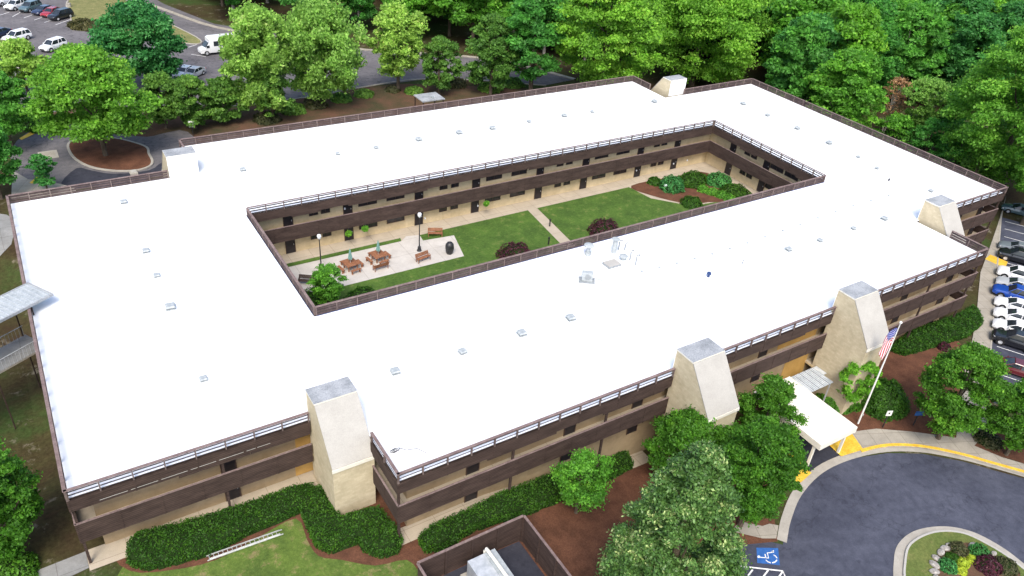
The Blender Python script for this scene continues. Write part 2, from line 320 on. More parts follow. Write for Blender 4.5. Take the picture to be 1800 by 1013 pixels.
# ------------------------------------------------------------------ ground sheet and surfaces laid on it
def ground_sheet():
    ax = [-3000, -1200, -500, -250, -120]+list(range(-60, 182, 2))+[220, 300, 450, 800, 1500, 3000]
    ay = [-3000, -1200, -500, -250, -120]+list(range(-60, 92, 2))+[110, 150, 220, 300, 450, 800, 1500, 3000]
    v = [(x, y, g(x, y)) for y in ay for x in ax]; f = []; nx = len(ax)
    for j in range(len(ay)-1):
        for i in range(nx-1):
            x = (ax[i]+ax[i+1])/2; y = (ay[j]+ay[j+1])/2
            if (2.5 < x < 102.5 and 2.5 < y < 40.5) or (20.5 < x < 84.5 and -5.5 < y < 48.5): continue
            f.append((j*nx+i, j*nx+i+1, (j+1)*nx+i+1, (j+1)*nx+i))
    me = bpy.data.meshes.new('ground'); me.from_pydata(v, [], f); me.materials.append(M['ground']); me.update()
    o = bpy.data.objects.new('ground', me); col.objects.link(o); tag(o, kind='structure')
ground_sheet()
def drape(name, pts, off, key, zfun=g, step=2.0):
    pts = [Vector((p[0], p[1], 0)) for p in pts]
    bm = bmesh.new(); vs_ = [bm.verts.new(p) for p in pts]
    for t in tessellate_polygon([pts]):
        try: bm.faces.new([vs_[i] for i in t])
        except ValueError: pass
    x0, x1 = min(p.x for p in pts), max(p.x for p in pts); y0, y1 = min(p.y for p in pts), max(p.y for p in pts)
    if zfun is g:
        k = math.ceil(x0/step)*step
        while k < x1:
            if -6 <= k <= 110: bmesh.ops.bisect_plane(bm, geom=bm.verts[:]+bm.edges[:]+bm.faces[:], plane_co=(k, 0, 0), plane_no=(1, 0, 0))
            k += step
        k = math.ceil(y0/step)*step
        while k < y1:
            if 0 <= k <= 64: bmesh.ops.bisect_plane(bm, geom=bm.verts[:]+bm.edges[:]+bm.faces[:], plane_co=(0, k, 0), plane_no=(0, 1, 0))
            k += step
    for v in bm.verts: v.co.z = zfun(v.co.x, v.co.y)+off
    bmesh.ops.recalc_face_normals(bm, faces=bm.faces)
    if sum(f.normal.z for f in bm.faces) < 0: bmesh.ops.reverse_faces(bm, faces=bm.faces[:])
    me = bpy.data.meshes.new(name); bm.to_mesh(me); bm.free(); me.materials.append(M[key])
    o = bpy.data.objects.new(name, me); col.objects.link(o); return tag(o, kind='structure')
def smoothpts(pts, n_=4, closed=True):                # Catmull-Rom
    P = [Vector((p[0], p[1])) for p in pts]; out = []; L = len(P)
    for i in range(L if closed else L-1):
        g0 = lambda k: P[k % L] if closed else P[max(0, min(L-1, k))]
        a, b, c, d = g0(i-1), g0(i), g0(i+1), g0(i+2)
        for j in range(n_):
            t = j/n_; out.append(0.5*((2*b)+(c-a)*t+(2*a-5*b+4*c-d)*t*t+(3*b-a-3*c+d)*t**3))
    if not closed: out.append(P[-1])
    return out
def W(px, h=0.0): return [G(u, v, h) for u, v in px]
def ribbon(name, pts, w, h, key, off=0.0, zfun=g, closed=False, shift=0.0, sunk=0.05):
    m_ = MB(); P = [Vector((p[0], p[1])) for p in pts]; L = len(P); rg = range(L if closed else L-1)
    def nrm(i):
        a = P[(i-1) % L] if closed else P[max(0, i-1)]; b = P[(i+1) % L] if closed else P[min(L-1, i+1)]
        d = (b-a).normalized(); return Vector((-d.y, d.x))
    for i in rg:
        j = (i+1) % L; a0 = P[i]+nrm(i)*(shift-w/2); a1 = P[i]+nrm(i)*(shift+w/2); b0 = P[j]+nrm(j)*(shift-w/2); b1 = P[j]+nrm(j)*(shift+w/2)
        za = zfun(P[i].x, P[i].y)+off; zb = zfun(P[j].x, P[j].y)+off
        if h <= 0: m_.face([(a0.x, a0.y, za), (b0.x, b0.y, zb), (b1.x, b1.y, zb), (a1.x, a1.y, za)], key)
        else:
            m_.face([(a0.x, a0.y, za+h), (b0.x, b0.y, zb+h), (b1.x, b1.y, zb+h), (a1.x, a1.y, za+h)], key)
            m_.face([(a0.x, a0.y, za-sunk), (b0.x, b0.y, zb-sunk), (b0.x, b0.y, zb+h), (a0.x, a0.y, za+h)], key)
            m_.face([(a1.x, a1.y, za-sunk), (b1.x, b1.y, zb-sunk), (b1.x, b1.y, zb+h), (a1.x, a1.y, za+h)], key)
    return tag(m_.build(name), kind='structure')

exec_order = []
# ================================================================== THE BUILDING
PAR, ROOF, LOUV, FAS = 7.0, 6.12, 6.1, 5.15           # parapet top, roof deck, louvre bottom, fascia bottom
X0, X1, X2, X3 = 0.0, 18.35, 86.9, 105.0
Y0, YB, YE, YD = 0.0, -8.15, 51.1, 43.2
CX0, CX1, CY0, CY1 = 20.2, 85.1, 12.1, 31.4
OUT = [(X0, Y0), (X1, Y0), (X1, YB), (X2, YB), (X2, Y0), (X3, Y0), (X3, YD), (X2-0.4, YD), (X2-0.4, YE), (X1-0.4, YE), (X1-0.4, YD), (X0, YD)]   # CCW
INN = [(CX0, CY0), (CX0, CY1), (CX1, CY1), (CX1, CY0)]                                   # clockwise: outward normal faces the yard
RC = 1.2
bld = empty('office_building', (0, 0, 0), 0, 'large cream brick building with flat white roof, brown board balconies and a planted courtyard', 'building')
def inset(poly, d):                                    # move each edge by d to the building side (left of travel)
    out = []; L = len(poly)
    for i in range(L):
        a, b, c = Vector(poly[i-1]), Vector(poly[i]), Vector(poly[(i+1) % L])
        n1 = Vector((-(b-a).y, (b-a).x)).normalized(); n2 = Vector((-(c-b).y, (c-b).x)).normalized()
        out.append((b.x+(n1.x+n2.x)*d, b.y+(n1.y+n2.y)*d))
    return out
# roof slab with courtyard hole: split into convex rectangles
def slab_rects(o_in, c_in):
    x0, x1, x2, x3 = X0+o_in, X1+o_in, X2-o_in, X3-o_in; y0, yb, ye, yd = Y0+o_in, YB+o_in, YE-o_in, YD-o_in
    a0, a1, b0, b1 = CX0-c_in, CX1+c_in, CY0-c_in, CY1+c_in; xb0, xb1 = X1-0.4+o_in, X2-0.4-o_in
    return [(x0, a0, y0, yd) if False else (x0, min(x1, xb0), y0, yd), (min(x1, xb0), x1, y0, ye) , (x1, a0, yb, ye), (a0, a1, yb, b0), (a0, a1, b1, ye), (a1, xb1, yb, ye), (xb1, x2, yb, yd), (x2, x3, y0, yd)]
def slab(name, rects, z0, z1, key, top=None):
    m_ = MB()
    bm = bmesh.new()
    for (a, b, c, d) in rects:
        q = [bm.verts.new((x, y, z1)) for x, y in ((a, c), (b, c), (b, d), (a, d))]; bm.faces.new(q)
    bmesh.ops.remove_doubles(bm, verts=bm.verts, dist=1e-4)
    r = bmesh.ops.extrude_face_region(bm, geom=bm.faces[:])
    for v in [e for e in r['geom'] if isinstance(e, bmesh.types.BMVert)]: v.co.z = z0
    bmesh.ops.recalc_face_normals(bm, faces=bm.faces)
    me = bpy.data.meshes.new(name); bm.to_mesh(me); bm.free(); me.materials.append(M[key])
    if top:
        me.materials.append(M[top])
        for p in me.polygons: p.material_index = 1 if p.normal.z > 0.5 and p.center.z > z1-0.01 else 0
    o = bpy.data.objects.new(name, me); col.objects.link(o); o.parent = bld; return o
slab('roof', slab_rects(0.16, 0.16), 5.85, ROOF, 'wood', 'roof')
slab('upper_floor', slab_rects(0.12, 0.12), 2.62, 2.92, 'wall', 'gallery')
# lower concrete floor of the galleries
def walls():
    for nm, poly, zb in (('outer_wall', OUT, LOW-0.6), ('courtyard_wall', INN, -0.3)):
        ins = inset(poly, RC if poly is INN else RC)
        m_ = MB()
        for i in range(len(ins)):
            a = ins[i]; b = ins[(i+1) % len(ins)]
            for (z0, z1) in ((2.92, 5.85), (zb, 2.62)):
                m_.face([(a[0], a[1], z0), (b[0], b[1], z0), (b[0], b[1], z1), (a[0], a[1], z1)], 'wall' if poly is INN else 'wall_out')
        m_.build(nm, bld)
walls()
def run_frame(a, b):
    A = Vector(a); B = Vector(b); d = (B-A); L = d.length; d.normalize(); n_ = Vector((d.y, -d.x)); return A, d, n_, L   # n_ outward for CCW
def parapet(a, b, s0=0.0, s1=None, inner=False):
    A, d, n_, L = run_frame(a, b); s1 = L if s1 is None else s1
    m_ = MB(); N = max(1, round((s1-s0)/1.83)); st = (s1-s0)/N
    m_.ob(A, d, n_, s0+(0.002), s1-0.002, -0.045, 0.0, FAS, LOUV, 'wood')
    # louvre boards, upper edge outside, lower edge inside
    for k in range(3):
        zt = PAR-0.13-k*0.27; q = lambda s, t, z: (A.x+d.x*s+n_.x*t, A.y+d.y*s+n_.y*t, z)
        for i in range(N):
            u0, u1 = s0+i*st+0.05, s0+(i+1)*st-0.05
            lo = [q(u0, -0.10, zt-0.17), q(u1, -0.10, zt-0.17), q(u1, -0.12, zt-0.17), q(u0, -0.12, zt-0.17)]
            hi = [q(u0, -0.01, zt), q(u1, -0.01, zt), q(u1, -0.03, zt), q(u0, -0.03, zt)]
            m_.hull(lo, hi, 'wood_in')
    for i in range(N+1):
        c = min(max(s0+i*st, s0+0.05), s1-0.05)
        m_.ob(A, d, n_, c-0.04, c+0.04, -0.14, 0.012, LOUV-0.0, PAR-0.04, 'post')
        if i % 2 == 0: m_.ob(A, d, n_, c-0.05, c+0.05, 0.001, 0.03, FAS, LOUV, 'wood')
    # stepped lower edge boards
    rnd = random.Random(int(a[0]*7+a[1]*3)); s = s0
    while s < s1-1:
        w = rnd.uniform(3, 7); e = min(s+w, s1)
        if rnd.random() < 0.5: m_.ob(A, d, n_, s+0.01, e-0.01, -0.04, -0.005, FAS-0.2, FAS-0.001, 'wood')
        s = e+0.01
    p = m_.build('parapet', bld)
    c_ = MB(); c_.ob(A, d, n_, s0-0.0, s1-0.0, -0.17, 0.05, PAR-0.04, PAR, 'capwood'); c_.build('cap_rail', p)
    if inner:
        c_ = MB(); c_.ob(A, d, n_, s0, s1, -0.20, -0.172, ROOF, ROOF+0.05, 'bluemetal'); c_.build('edge_trim', p)
def balcony(a, b, s0, s1, zt, zb, end0=False, end1=False):
    A, d, n_, L = run_frame(a, b); m_ = MB()
    m_.ob(A, d, n_, s0+0.002, s1-0.002, -0.06, 0.0, zb, zt-0.06, 'wood')
    N = max(1, round((s1-s0)/2.4)); st = (s1-s0)/N
    for i in range(N+1):
        c = min(max(s0+i*st, s0+0.05), s1-0.05); m_.ob(A, d, n_, c-0.05, c+0.05, 0.001, 0.028, zb+0.01, zt-0.061, 'wood')
    p = m_.build('balcony_rail', bld)
    c_ = MB(); c_.ob(A, d, n_, s0, s1, -0.09, 0.04, zt-0.06, zt, 'capwood'); c_.build('cap_rail', p)
def opening(A, d, n_, s, w, z0, z1, kind, rec=RC):
    if kind == 'door':
        f_ = MB()
        f_.ob(A, d, n_, s-w/2-0.07, s-w/2, -rec+0.001, -rec+0.08, z0, z1, 'winframe'); f_.ob(A, d, n_, s+w/2, s+w/2+0.07, -rec+0.001, -rec+0.08, z0, z1, 'winframe')
        f_.ob(A, d, n_, s-w/2-0.07, s+w/2+0.07, -rec+0.001, -rec+0.08, z1, z1+0.08, 'winframe'); p = f_.build('door', bld)
        q = MB(); q.ob(A, d, n_, s-w/2, s+w/2, -rec+0.002, -rec+0.05, z0, z1, 'dark'); q.build('door_leaf', p)
        h = MB(); h.ob(A, d, n_, s+w/2-0.14, s+w/2-0.09, -rec+0.051, -rec+0.1, z0+0.95, z0+1.1, 'alu'); h.build('handle', p)
    else:
        f_ = MB()
        for (a0, a1, b0, b1) in ((-w/2-.06, w/2+.06, z0-.07, z0), (-w/2-.06, w/2+.06, z1, z1+.06), (-w/2-.06, -w/2, z0, z1), (w/2, w/2+.06, z0, z1), (-0.025, 0.025, z0, z1)):
            f_.ob(A, d, n_, s+a0, s+a1, -rec+0.001, -rec+0.07, b0, b1, 'winframe')
        p = f_.build('window', bld)
        q = MB(); q.ob(A, d, n_, s-w/2, s+w/2, -rec+0.002, -rec+0.03, z0, z1, 'glass'); q.build('pane', p)
DOORX = [24.5, 31.2, 39.9, 47.5, 56.8, 64.0, 73.3, 80.0]
# --- courtyard sides
names = list(zip(INN, INN[1:]+INN[:1]))
for a, b in names:
    parapet(a, b, inner=True)
    A, d, n_, L = run_frame(a, b); balcony(a, b, 0, L, 4.0, 2.25)
def facade(a, b, doors, floors, skip=()):
    A, d, n_, L = run_frame(a, b)
    for fz in floors:
        for i, s in enumerate(doors):
            opening(A, d, n_, s, 0.95, fz, fz+2.1, 'door')
            if i+1 < len(doors):
                gap = doors[i+1]-s
                if i % 2 == 0:
                    for q in (0.42, 0.62): opening(A, d, n_, s+gap*q, 0.9, fz+1.15, fz+2.2, 'window')
                else:
                    for q in (0.27, 0.66): opening(A, d, n_, s+gap*q, 2.1, fz+1.1, fz+2.2, 'window')
facade(INN[1], INN[2], [x-CX0 for x in DOORX], (2.93, 0.02))
facade(INN[2], INN[3], [3.4, 9.6, 16.0], (2.93, 0.02))
# --- outer sides: (edge index, trimmed start, trimmed end)
T1 = (15.45, 18.5, 0.5, -1.1, -3.9, 8.6, 4.95)        # x0, x1, back y, top front y, slope foot y, top z, foot z
trim = {0: (0, 15.35), 1: (3.75, None), 2: (0, None), 3: (0, 4.25), 4: (3.3, None), 5: (0, None), 6: (0, 14.9), 7: (3.6, None), 8: (0, None), 9: (0, 4.3), 10: (2.9, None), 11: (0, None)}
edges = list(zip(OUT, OUT[1:]+OUT[:1]))
for i, (a, b) in enumerate(edges):
    A, d, n_, L = run_frame(a, b); s0, s1 = trim[i]; s1 = L if s1 is None else s1
    if i == 2:
        for (q0, q1) in ((0, 24.0), (27.4, 43.6), (47.0, L)):
            parapet(a, b, q0, q1); balcony(a, b, q0, q1, 4.0, 2.25)
        balcony(a, b, 47.0, L, 1.0, -0.75)
    else:
        parapet(a, b, s0, s1); balcony(a, b, s0, s1, 4.0, 2.25)
        if i in (3, 4, 5): balcony(a, b, s0, s1, 1.0, -0.75)
slab('lower_floor', [(62, X2-0.12, YB+0.12, YB+2), (X2-2, X2-0.12, YB+2, Y0+0.12), (X2-2, X3-0.12, Y0+0.12, Y0+2), (X3-2, X3-0.12, Y0+2, YD-0.12)], -0.3, -0.08, 'wall', 'gallery')
facade(OUT[0], OUT[1], [9.7], (2.93, 0.1))
facade(OUT[2], OUT[3], [6.4, 15.0, 21.8, 30.0, 36.5, 50.5, 57.5, 65.5], (2.93, 0.05))
facade(OUT[2], OUT[3], [50.5, 57.5, 65.5], (-2.95,))
facade(OUT[4], OUT[5], [6.0, 11.5, 16.2], (2.93, 0.05, -2.95))
def ywall(a, b, s0, s1, z0, z1):  # thin sheet on the wall, painted as yellow light beside the towers
    A, d, n_, L = run_frame(a, b); m_ = MB(); m_.ob(A, d, n_, s0, s1, -RC+0.001, -RC+0.03, z0, z1, 'yellow_glow'); m_.build('painted_yellow_glow', bld)
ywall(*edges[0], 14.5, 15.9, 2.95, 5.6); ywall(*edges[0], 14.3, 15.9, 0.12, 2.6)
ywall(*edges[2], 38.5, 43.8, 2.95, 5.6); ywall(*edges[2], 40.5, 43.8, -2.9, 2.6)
# thin cream strips showing between the lower fascia boards on the near wing
m_ = MB()
A, d, n_, L = run_frame(*edges[0])
for k in range(6): m_.ob(A, d, n_, 1.6+k*1.83+0.1, 1.6+(k+1)*1.83-0.1, 0.001, 0.008, 5.36, 5.40, 'slope')
m_.build('fascia_gap_strip', bld)
# corner posts and balcony columns
for (x, y) in [(0.15, 0.15), (9.2, 0.1), (X1+0.15, YB+0.15), (27.5, YB+0.12), (36.0, YB+0.12), (X2-0.2, YB+0.2), (78, YB+.12), (X3-0.15, 0.15), (0.12, 22), (0.12, YD-0.15)]:
    m_ = MB()
    m_.box(x-0.08, x+0.08, y-0.08 if y > 0.1 else y, y+0.08 if y > 0.1 else y+0.16, g(x, y)-0.2, 2.62, 'wood'); m_.box(x-0.08, x+0.08, y, y+0.16, 2.92, 5.85, 'wood'); m_.build('column', bld)
# stair towers with a sloped outer side
def tower(x0, x1, yb, yt, yf, ztop, zf, sgn=1):
    gz = min(g(x0, yf), g(x1, yf))-0.4; root = empty('stair_tower', (0, 0, 0)); root.parent = bld
    m_ = MB(); prof = [(yb, gz), (yb, ztop-0.06), (yt, ztop-0.06), (yf, zf), (yf, gz)]
    lo = [(x0, y, z) for y, z in prof]; hi = [(x1, y, z) for y, z in prof]; m_.hull(lo, hi, 'brick'); m_.build('tower_wall', root)
    m_ = MB(); s = 1 if yf > yb else -1
    nrm = Vector((0, (ztop-zf)*s, abs(yf-yt))).normalized(); o1 = nrm*0.05; e = Vector((0, (yf-yt), (zf-ztop))).normalized()
    def sl(x, p, off): return (x, p[0]+nrm.y*off, p[1]+nrm.z*off)
    pa, pb = (yt, ztop-0.06), (yf+s*0.02, zf)
    m_.hull([sl(x0-0.03, pa, 0.002), sl(x1+0.03, pa, 0.002), sl(x1+0.03, pb, 0.002), sl(x0-0.03, pb, 0.002)], [sl(x0-0.03, pa, 0.06), sl(x1+0.03, pa, 0.06), sl(x1+0.03, pb, 0.06), sl(x0-0.03, pb, 0.06)], 'slope'); m_.build('sloped_panel', root)
    m_ = MB(); y0, y1 = sorted((yf+s*0.003, yf+s*0.10)); m_.box(x0-0.05, x1+0.05, y0, y1, zf-0.30, zf-0.03, 'canopy'); m_.build('drip_ledge', root)
    m_ = MB(); y0, y1 = sorted((yb-s*0.05, yt)); m_.box(x0-0.05, x1+0.05, y0, y1, ztop-0.058, ztop+0.06, 'canopy', 'cap'); m_.build('tower_cap', root)
    m_ = MB(); y0, y1 = sorted((yb-s*0.045, yb-s*0.002)); m_.box(x0-0.03, x1+0.03, y0, y1, ROOF+0.002, ztop-0.1, 'membrane'); m_.build('roof_flashing', root)
tower(15.45, 18.5, 0.55, -1.15, -3.95, 8.6, 4.95)
tower(42.45, 45.75, -7.8, -9.65, -12.35, 8.6, 4.9)
tower(62.05, 65.3, -7.75, -9.5, -12.2, 8.6, 4.9)
tower(87.3, 90.4, 0.42, -1.35, -4.1, 8.6, 4.95)
tower(15.2, 18.2, 43.1, 45.0, 48.0, 8.5, 4.95)
tower(87.3, 90.4, 43.4, 45.2, 48.0, 8.5, 4.95)

# roof vents and plant
def rp(u, v): p = at(u, v, ROOF); return (p.x, p.y, ROOF)
def vent_proto():
    root = empty('roof_vent', (0, 0, 0)); root.parent = bld
    m_ = MB(); m_.box(-0.42, 0.42, -0.42, 0.42, 0.004, 0.05, 'vent'); m_.box(-0.3, 0.3, -0.3, 0.3, 0.05, 0.26, 'ventside'); m_.build('vent_curb', root)
    m_ = MB(); m_.hull([(-.42, -.42, .26), (.42, -.42, .26), (.42, .42, .26), (-.42, .42, .26)], [(-.33, -.33, .40), (.33, -.33, .40), (.33, .33, .40), (-.33, .33, .40)], 'vent'); m_.build('vent_lid', root)
    return root
vp = None
for (u, v) in [(218, 357), (427, 300), (257, 443), (276, 486), (300, 542), (358, 668), (695, 655), (813, 620), (917, 588), (1003, 561), (594, 272), (661, 261), (736, 247), (807, 235), (866, 227), (930, 215), (992, 205), (1041, 198), (1150, 180),
               (1306, 184), (1349, 204), (1401, 227), (1457, 253), (1508, 277), (1541, 297), (1636, 337), (1500, 403), (1554, 386), (1386, 440), (1441, 424)]:
    if vp is None: vp = o = vent_proto()
    else: o = copy_tree(vp, bld)
    p = rp(u, v); o.location = p; q_ = 0.78+0.16*math.sin(u*1.7); o.scale = (q_, q_, q_); o.rotation_euler = (0, 0, 0.12*math.sin(u))
    if u > 1500 and v < 300: o.scale = (0.6, 0.6, 0.6)
def pipe(name, u, v, prof, key, **k):
    p = rp(u, v); m_ = MB(); m_.lathe((0, 0, 0), prof, key); m_.build(name, bld, p, smooth=True)
pipe('mushroom_vent', 1033, 448, [(0.004, 0.32), (0.3, 0.32), (0.31, 0.2), (1.0, 0.2), (1.01, 0.5), (1.14, 0.48), (1.25, 0.25)], 'vent')
pipe('mushroom_vent', 1095, 457, [(0.004, 0.22), (0.35, 0.22), (0.36, 0.42), (0.5, 0.4), (0.58, 0.15)], 'vent')
pipe('flue_pipe', 1079, 444, [(0.004, 0.3), (0.2, 0.24), (1.5, 0.24), (1.51, 0.42), (1.56, 0.42)], 'vent')
pipe('small_vent', 1562, 318, [(0.004, 0.1), (0.3, 0.1)], 'dark')
pipe('drain_pipe', 1305, 464, [(0.004, 0.05), (0.45, 0.05)], 'ventside')
pipe('drain_vent', 1245, 487, [(0.004, 0.12), (0.3, 0.1), (0.32, 0.22), (0.5, 0.2), (0.55, 0.1)], 'bluemetal')
for (u, v, h) in ((1087, 440, 1.1), (1098, 440, 0.8), (1107, 458, 1.1), (1117, 466, 1.1)):
    p = rp(u, v); m_ = MB(); m_.tube([(0, 0, .004), (0, 0, h*0.85), (0.06, 0.02, h*0.97), (0.2, 0.02, h), (0.32, 0.02, h*0.97), (0.36, 0.02, h*0.85)], 0.06, 'ventside'); m_.build('gooseneck_pipe', bld, p, smooth=True)
p = rp(1075, 466); m_ = MB(); m_.box(-0.75, 0.75, -0.55, 0.55, 0.004, 0.24, 'ventside', 'slope'); m_.build('roof_hatch', bld, p)
p = rp(1031, 494); root = empty('air_conditioner', p); root.parent = bld; root.rotation_euler = (0, 0, R_(-35))
m_ = MB(); m_.box(-0.75, 0.75, -0.5, 0.5, 0.004, 0.12, 'ventside'); m_.build('base_pad', root)
m_ = MB(); m_.box(-0.5, 0.5, -0.25, 0.25, 0.12, 1.0, 'vent'); m_.build('cabinet', root, bevel=0.02)
m_ = MB(); m_.tube([(0.05, -0.252, 0.55), (0.05, -0.27, 0.55)], 0.3, 'ventside', 18); m_.build('fan_grille', root)
m_ = MB(); m_.tube([(0.5, 0, 0.3), (0.8, 0.05, 0.35), (1.2, 0.15, 0.2), (1.5, 0.3, 0.03)], 0.035, 'cap'); m_.build('hose', root)
for k in range(15):
    t = k/14; p = rp(1128+(1562-1128)*t, 478+(350-478)*t+6*math.sin(t*5)); m_ = MB(); m_.box(-0.11, 0.11, -0.11, 0.11, 0.004, 0.10, 'vent'); m_.build('pipe_block', bld, p)
# loose cable left on the corner of the roof
m_ = MB(); p = rp(690, 795); pts = []
for k in range(40): a = k*0.5; pts.append((0.2*math.cos(a)+k*0.008, 0.16*math.sin(a), 0.05+0.002*k))
pts += [(0.9, -0.3, 0.05), (1.6, -0.5, 0.05), (2.0, -1.2, 0.05)]
m_.tube(pts, 0.02, 'dark', 5); o = m_.build('cable_coil', None, p, smooth=True); tag(o, 'tangled dark cable lying on the white roof at the near right corner beside the parapet', 'cable')

# ================================================================== SURFACES
Z0 = lambda x, y: 0.0
# inner courtyard
drape('courtyard_path', [(CX0-RC, CY0-RC), (CX1+RC, CY0-RC), (CX1+RC, CY1+RC), (CX0-RC, CY1+RC)], 0.0, 'gallery', Z0)
def P0(px): return [at(u, v, 0) for u, v in px]
lawn_w = [(22.4, 13.4), (70.5, 13.4), (66.5, 21), (69.0, 30.1), (54.6, 30.1), (54.6, 13.5), (52.9, 13.5), (52.9, 30.1), (40.2, 30.1)]
drape('courtyard_lawn', [(22.4, 13.3), (51.9, 13.3), (53.9, 30.35), (38.9, 30.3), (38.7, 29.0), (42.5, 28.6), (41.3, 24.0), (22.4, 24.0)], 0.02, 'yard', Z0)
drape('courtyard_lawn', [(53.4, 13.3), (83.5, 13.3), (83.5, 21.5), (74.5, 22.5), (70.8, 26.5), (70.2, 30.4), (55.3, 30.35)], 0.02, 'yard', Z0)
drape('grass_strip', [(23.2, 29.9), (36.4, 29.9), (36.6, 30.6), (23.2, 30.6)], 0.02, 'yard', Z0)
drape('patio', [(22.4, 24.0), (41.3, 24.0), (42.5, 28.6), (38.7, 29.0), (38.9, 30.3), (37.4, 30.7), (36.4, 29.9), (22.4, 29.85)], 0.016, 'patio', Z0)
drape('mulch_bed', smoothpts([(70.8, 30.6), (71.4, 27.2), (74.4, 23.2), (77.5, 22.4), (83.8, 20.5), (83.8, 29.5), (79, 30.4)]), 0.028, 'mulch', Z0)
drape('mulch_bed', smoothpts([(22.3, 13.3), (29, 13.3), (28, 18), (25, 22.5), (22.3, 23)]), 0.028, 'mulch2', Z0)
# front left
drape('front_lawn', [(-8, -34), (20, -34), (20, -9.5), (18.5, -8.6), (15, -0.4), (2.4, -0.4), (-1, -5)], 0.02, 'lawn')
drape('mulch_bed', smoothpts(W([(212, 960), (228, 1004), (300, 1003), (380, 985), (455, 945), (520, 912), (540, 950), (560, 978), (600, 985), (660, 995), (715, 985), (745, 1010), (800, 1010), (760, 900), (690, 880), (600, 830), (400, 880)]), 3), 0.035, 'mulch')
drape('mulch_bed', [(19.0, -9.4), (18.5, -8.0), (48, -8.0), (52.8, -8.2), (52.8, -14.0), (47.5, -17.0), (45.2, -19.6), (41.8, -18.2), (36, -20), (27.5, -24), (19, -24)], 0.027, 'mulch')
drape('gravel_slab', [(0.0, -0.5), (15.6, -0.5), (15.6, 1.3), (0, 1.3)], 0.08, 'gallery')
drape('pavement', W([(60, 1006), (156, 968), (163, 996), (60, 1045)]), 0.05, 'greywalk')
drape('gallery_floor', [(18.35, -8.3), (42, -8.3), (42, -6.9), (18.35, -6.9)], 0.08, 'gallery')
# front right: drive, walks, beds
drape('mulch_bed', [(57.6, -7.9), (85.6, -7.9), (84, -10.9), (78.0, -14.2), (78, -18), (68, -21), (60.5, -16.4), (57.6, -15.2)], 0.028, 'mulch')
DR = [(1200, 1120), (1225, 960), (1290, 938), (1376, 958), (1384, 915), (1408, 862), (1450, 826), (1500, 806), (1560, 797), (1620, 798), (1690, 811), (1750, 828), (1830, 850), (1990, 895), (2200, 1120)]
drape('driveway', W(DR), 0.02, 'asphalt')
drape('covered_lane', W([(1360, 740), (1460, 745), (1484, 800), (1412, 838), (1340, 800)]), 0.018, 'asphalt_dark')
arc = smoothpts(W([(1374, 952), (1382, 912), (1402, 866), (1440, 827), (1492, 803), (1555, 790), (1620, 791), (1690, 804), (1750, 820), (1840, 846), (1960, 880)]), 5, False)
ribbon('gutter', arc, 0.75, 0, 'kerb', 0.045)
drape('pavement', W([(1470, 765), (1500, 760), (1540, 755), (1600, 760), (1660, 768), (1680, 771), (1688, 705), (1732, 690), (1735, 760), (1712, 785), (1760, 805), (1830, 826), (1830, 846), (1750, 822), (1690, 804), (1620, 789), (1555, 787), (1495, 800), (1485, 802)]), 0.10, 'walk')
sdir = Vector((0.8799, 0.4752)); sn = Vector((0.4752, -0.8799)); SA = Vector((79.2, -16.75))
wl = W([(1686, 700), (1690, 676), (1698, 640), (1708, 600), (1716, 560), (1719, 520), (1723, 480), (1738, 440), (1752, 400), (1762, 368), (1768, 345)])
drape('pavement', [(p.x, p.y) for p in wl]+[(q.x, q.y) for q in (SA+sdir*42, SA+sdir*20, SA, SA-sdir*6.2)], 0.106, 'walk')
arc2 = smoothpts(W([(1512, 794), (1560, 784), (1620, 786), (1690, 800), (1750, 817), (1840, 842), (1960, 876)]), 5, False)
ribbon('yellow_kerb', arc2, 0.30, 0.15, 'yellow', 0.0)
drape('yellow_ramp', W([(1444, 772), (1495, 761), (1517, 792), (1478, 804)]), 0.115, 'yellow')
drape('yellow_ramp', W([(1366, 806), (1390, 799), (1426, 833), (1407, 850), (1372, 842)]), 0.115, 'yellow')
drape('yellow_ramp', W([(1731, 457), (1766, 473), (1771, 462), (1740, 449)]), 0.12, 'yellow')
drape('pavement', W([(1284, 935), (1300, 918), (1340, 926), (1352, 922), (1368, 925), (1364, 948), (1340, 948)]), 0.09, 'walk')
pk = [SA-sdir*2, SA+sdir*46, SA+sdir*46+sn*40, SA-sdir*2+sn*40]
drape('parking_lot', [(p.x, p.y) for p in pk], 0.012, 'asphalt')
ribbon('kerb', [SA-sdir*1, SA+sdir*46], 0.18, 0.14, 'kerb')
for k in range(16):
    q = SA+sdir*(3.55+2.75*k)+sn*0.6; ribbon('parking_line', [q, q+sn*5.2], 0.11, 0, 'white', 0.03)
drape('mulch_bed', smoothpts(W([(1702, 792), (1712, 770), (1750, 745), (1800, 740), (1880, 745), (1880, 822), (1830, 824), (1770, 806)])), 0.04, 'mulch')
# traffic island
isl = smoothpts(W([(1571, 985), (1580, 955), (1610, 933), (1660, 926), (1710, 936), (1760, 962), (1800, 992), (1850, 1035), (1850, 1090), (1760, 1120), (1620, 1100), (1575, 1035)]), 5)
drape('island_apron', isl, 0.05, 'kerb')
isl2 = smoothpts(W([(1590, 990), (1600, 958), (1640, 938), (1690, 939), (1740, 962), (1785, 992), (1830, 1035), (1830, 1085), (1760, 1105), (1625, 1090), (1592, 1030)]), 5)
drape('island_lawn', isl2, 0.16, 'verge'); ribbon('kerb', isl2, 0.16, 0.19, 'slope', 0.0, closed=True)
drape('mulch_bed', smoothpts(W([(1642, 985), (1665, 962), (1710, 958), (1750, 980), (1790, 1010), (1790, 1060), (1700, 1075), (1645, 1040)])), 0.2, 'mulch2')
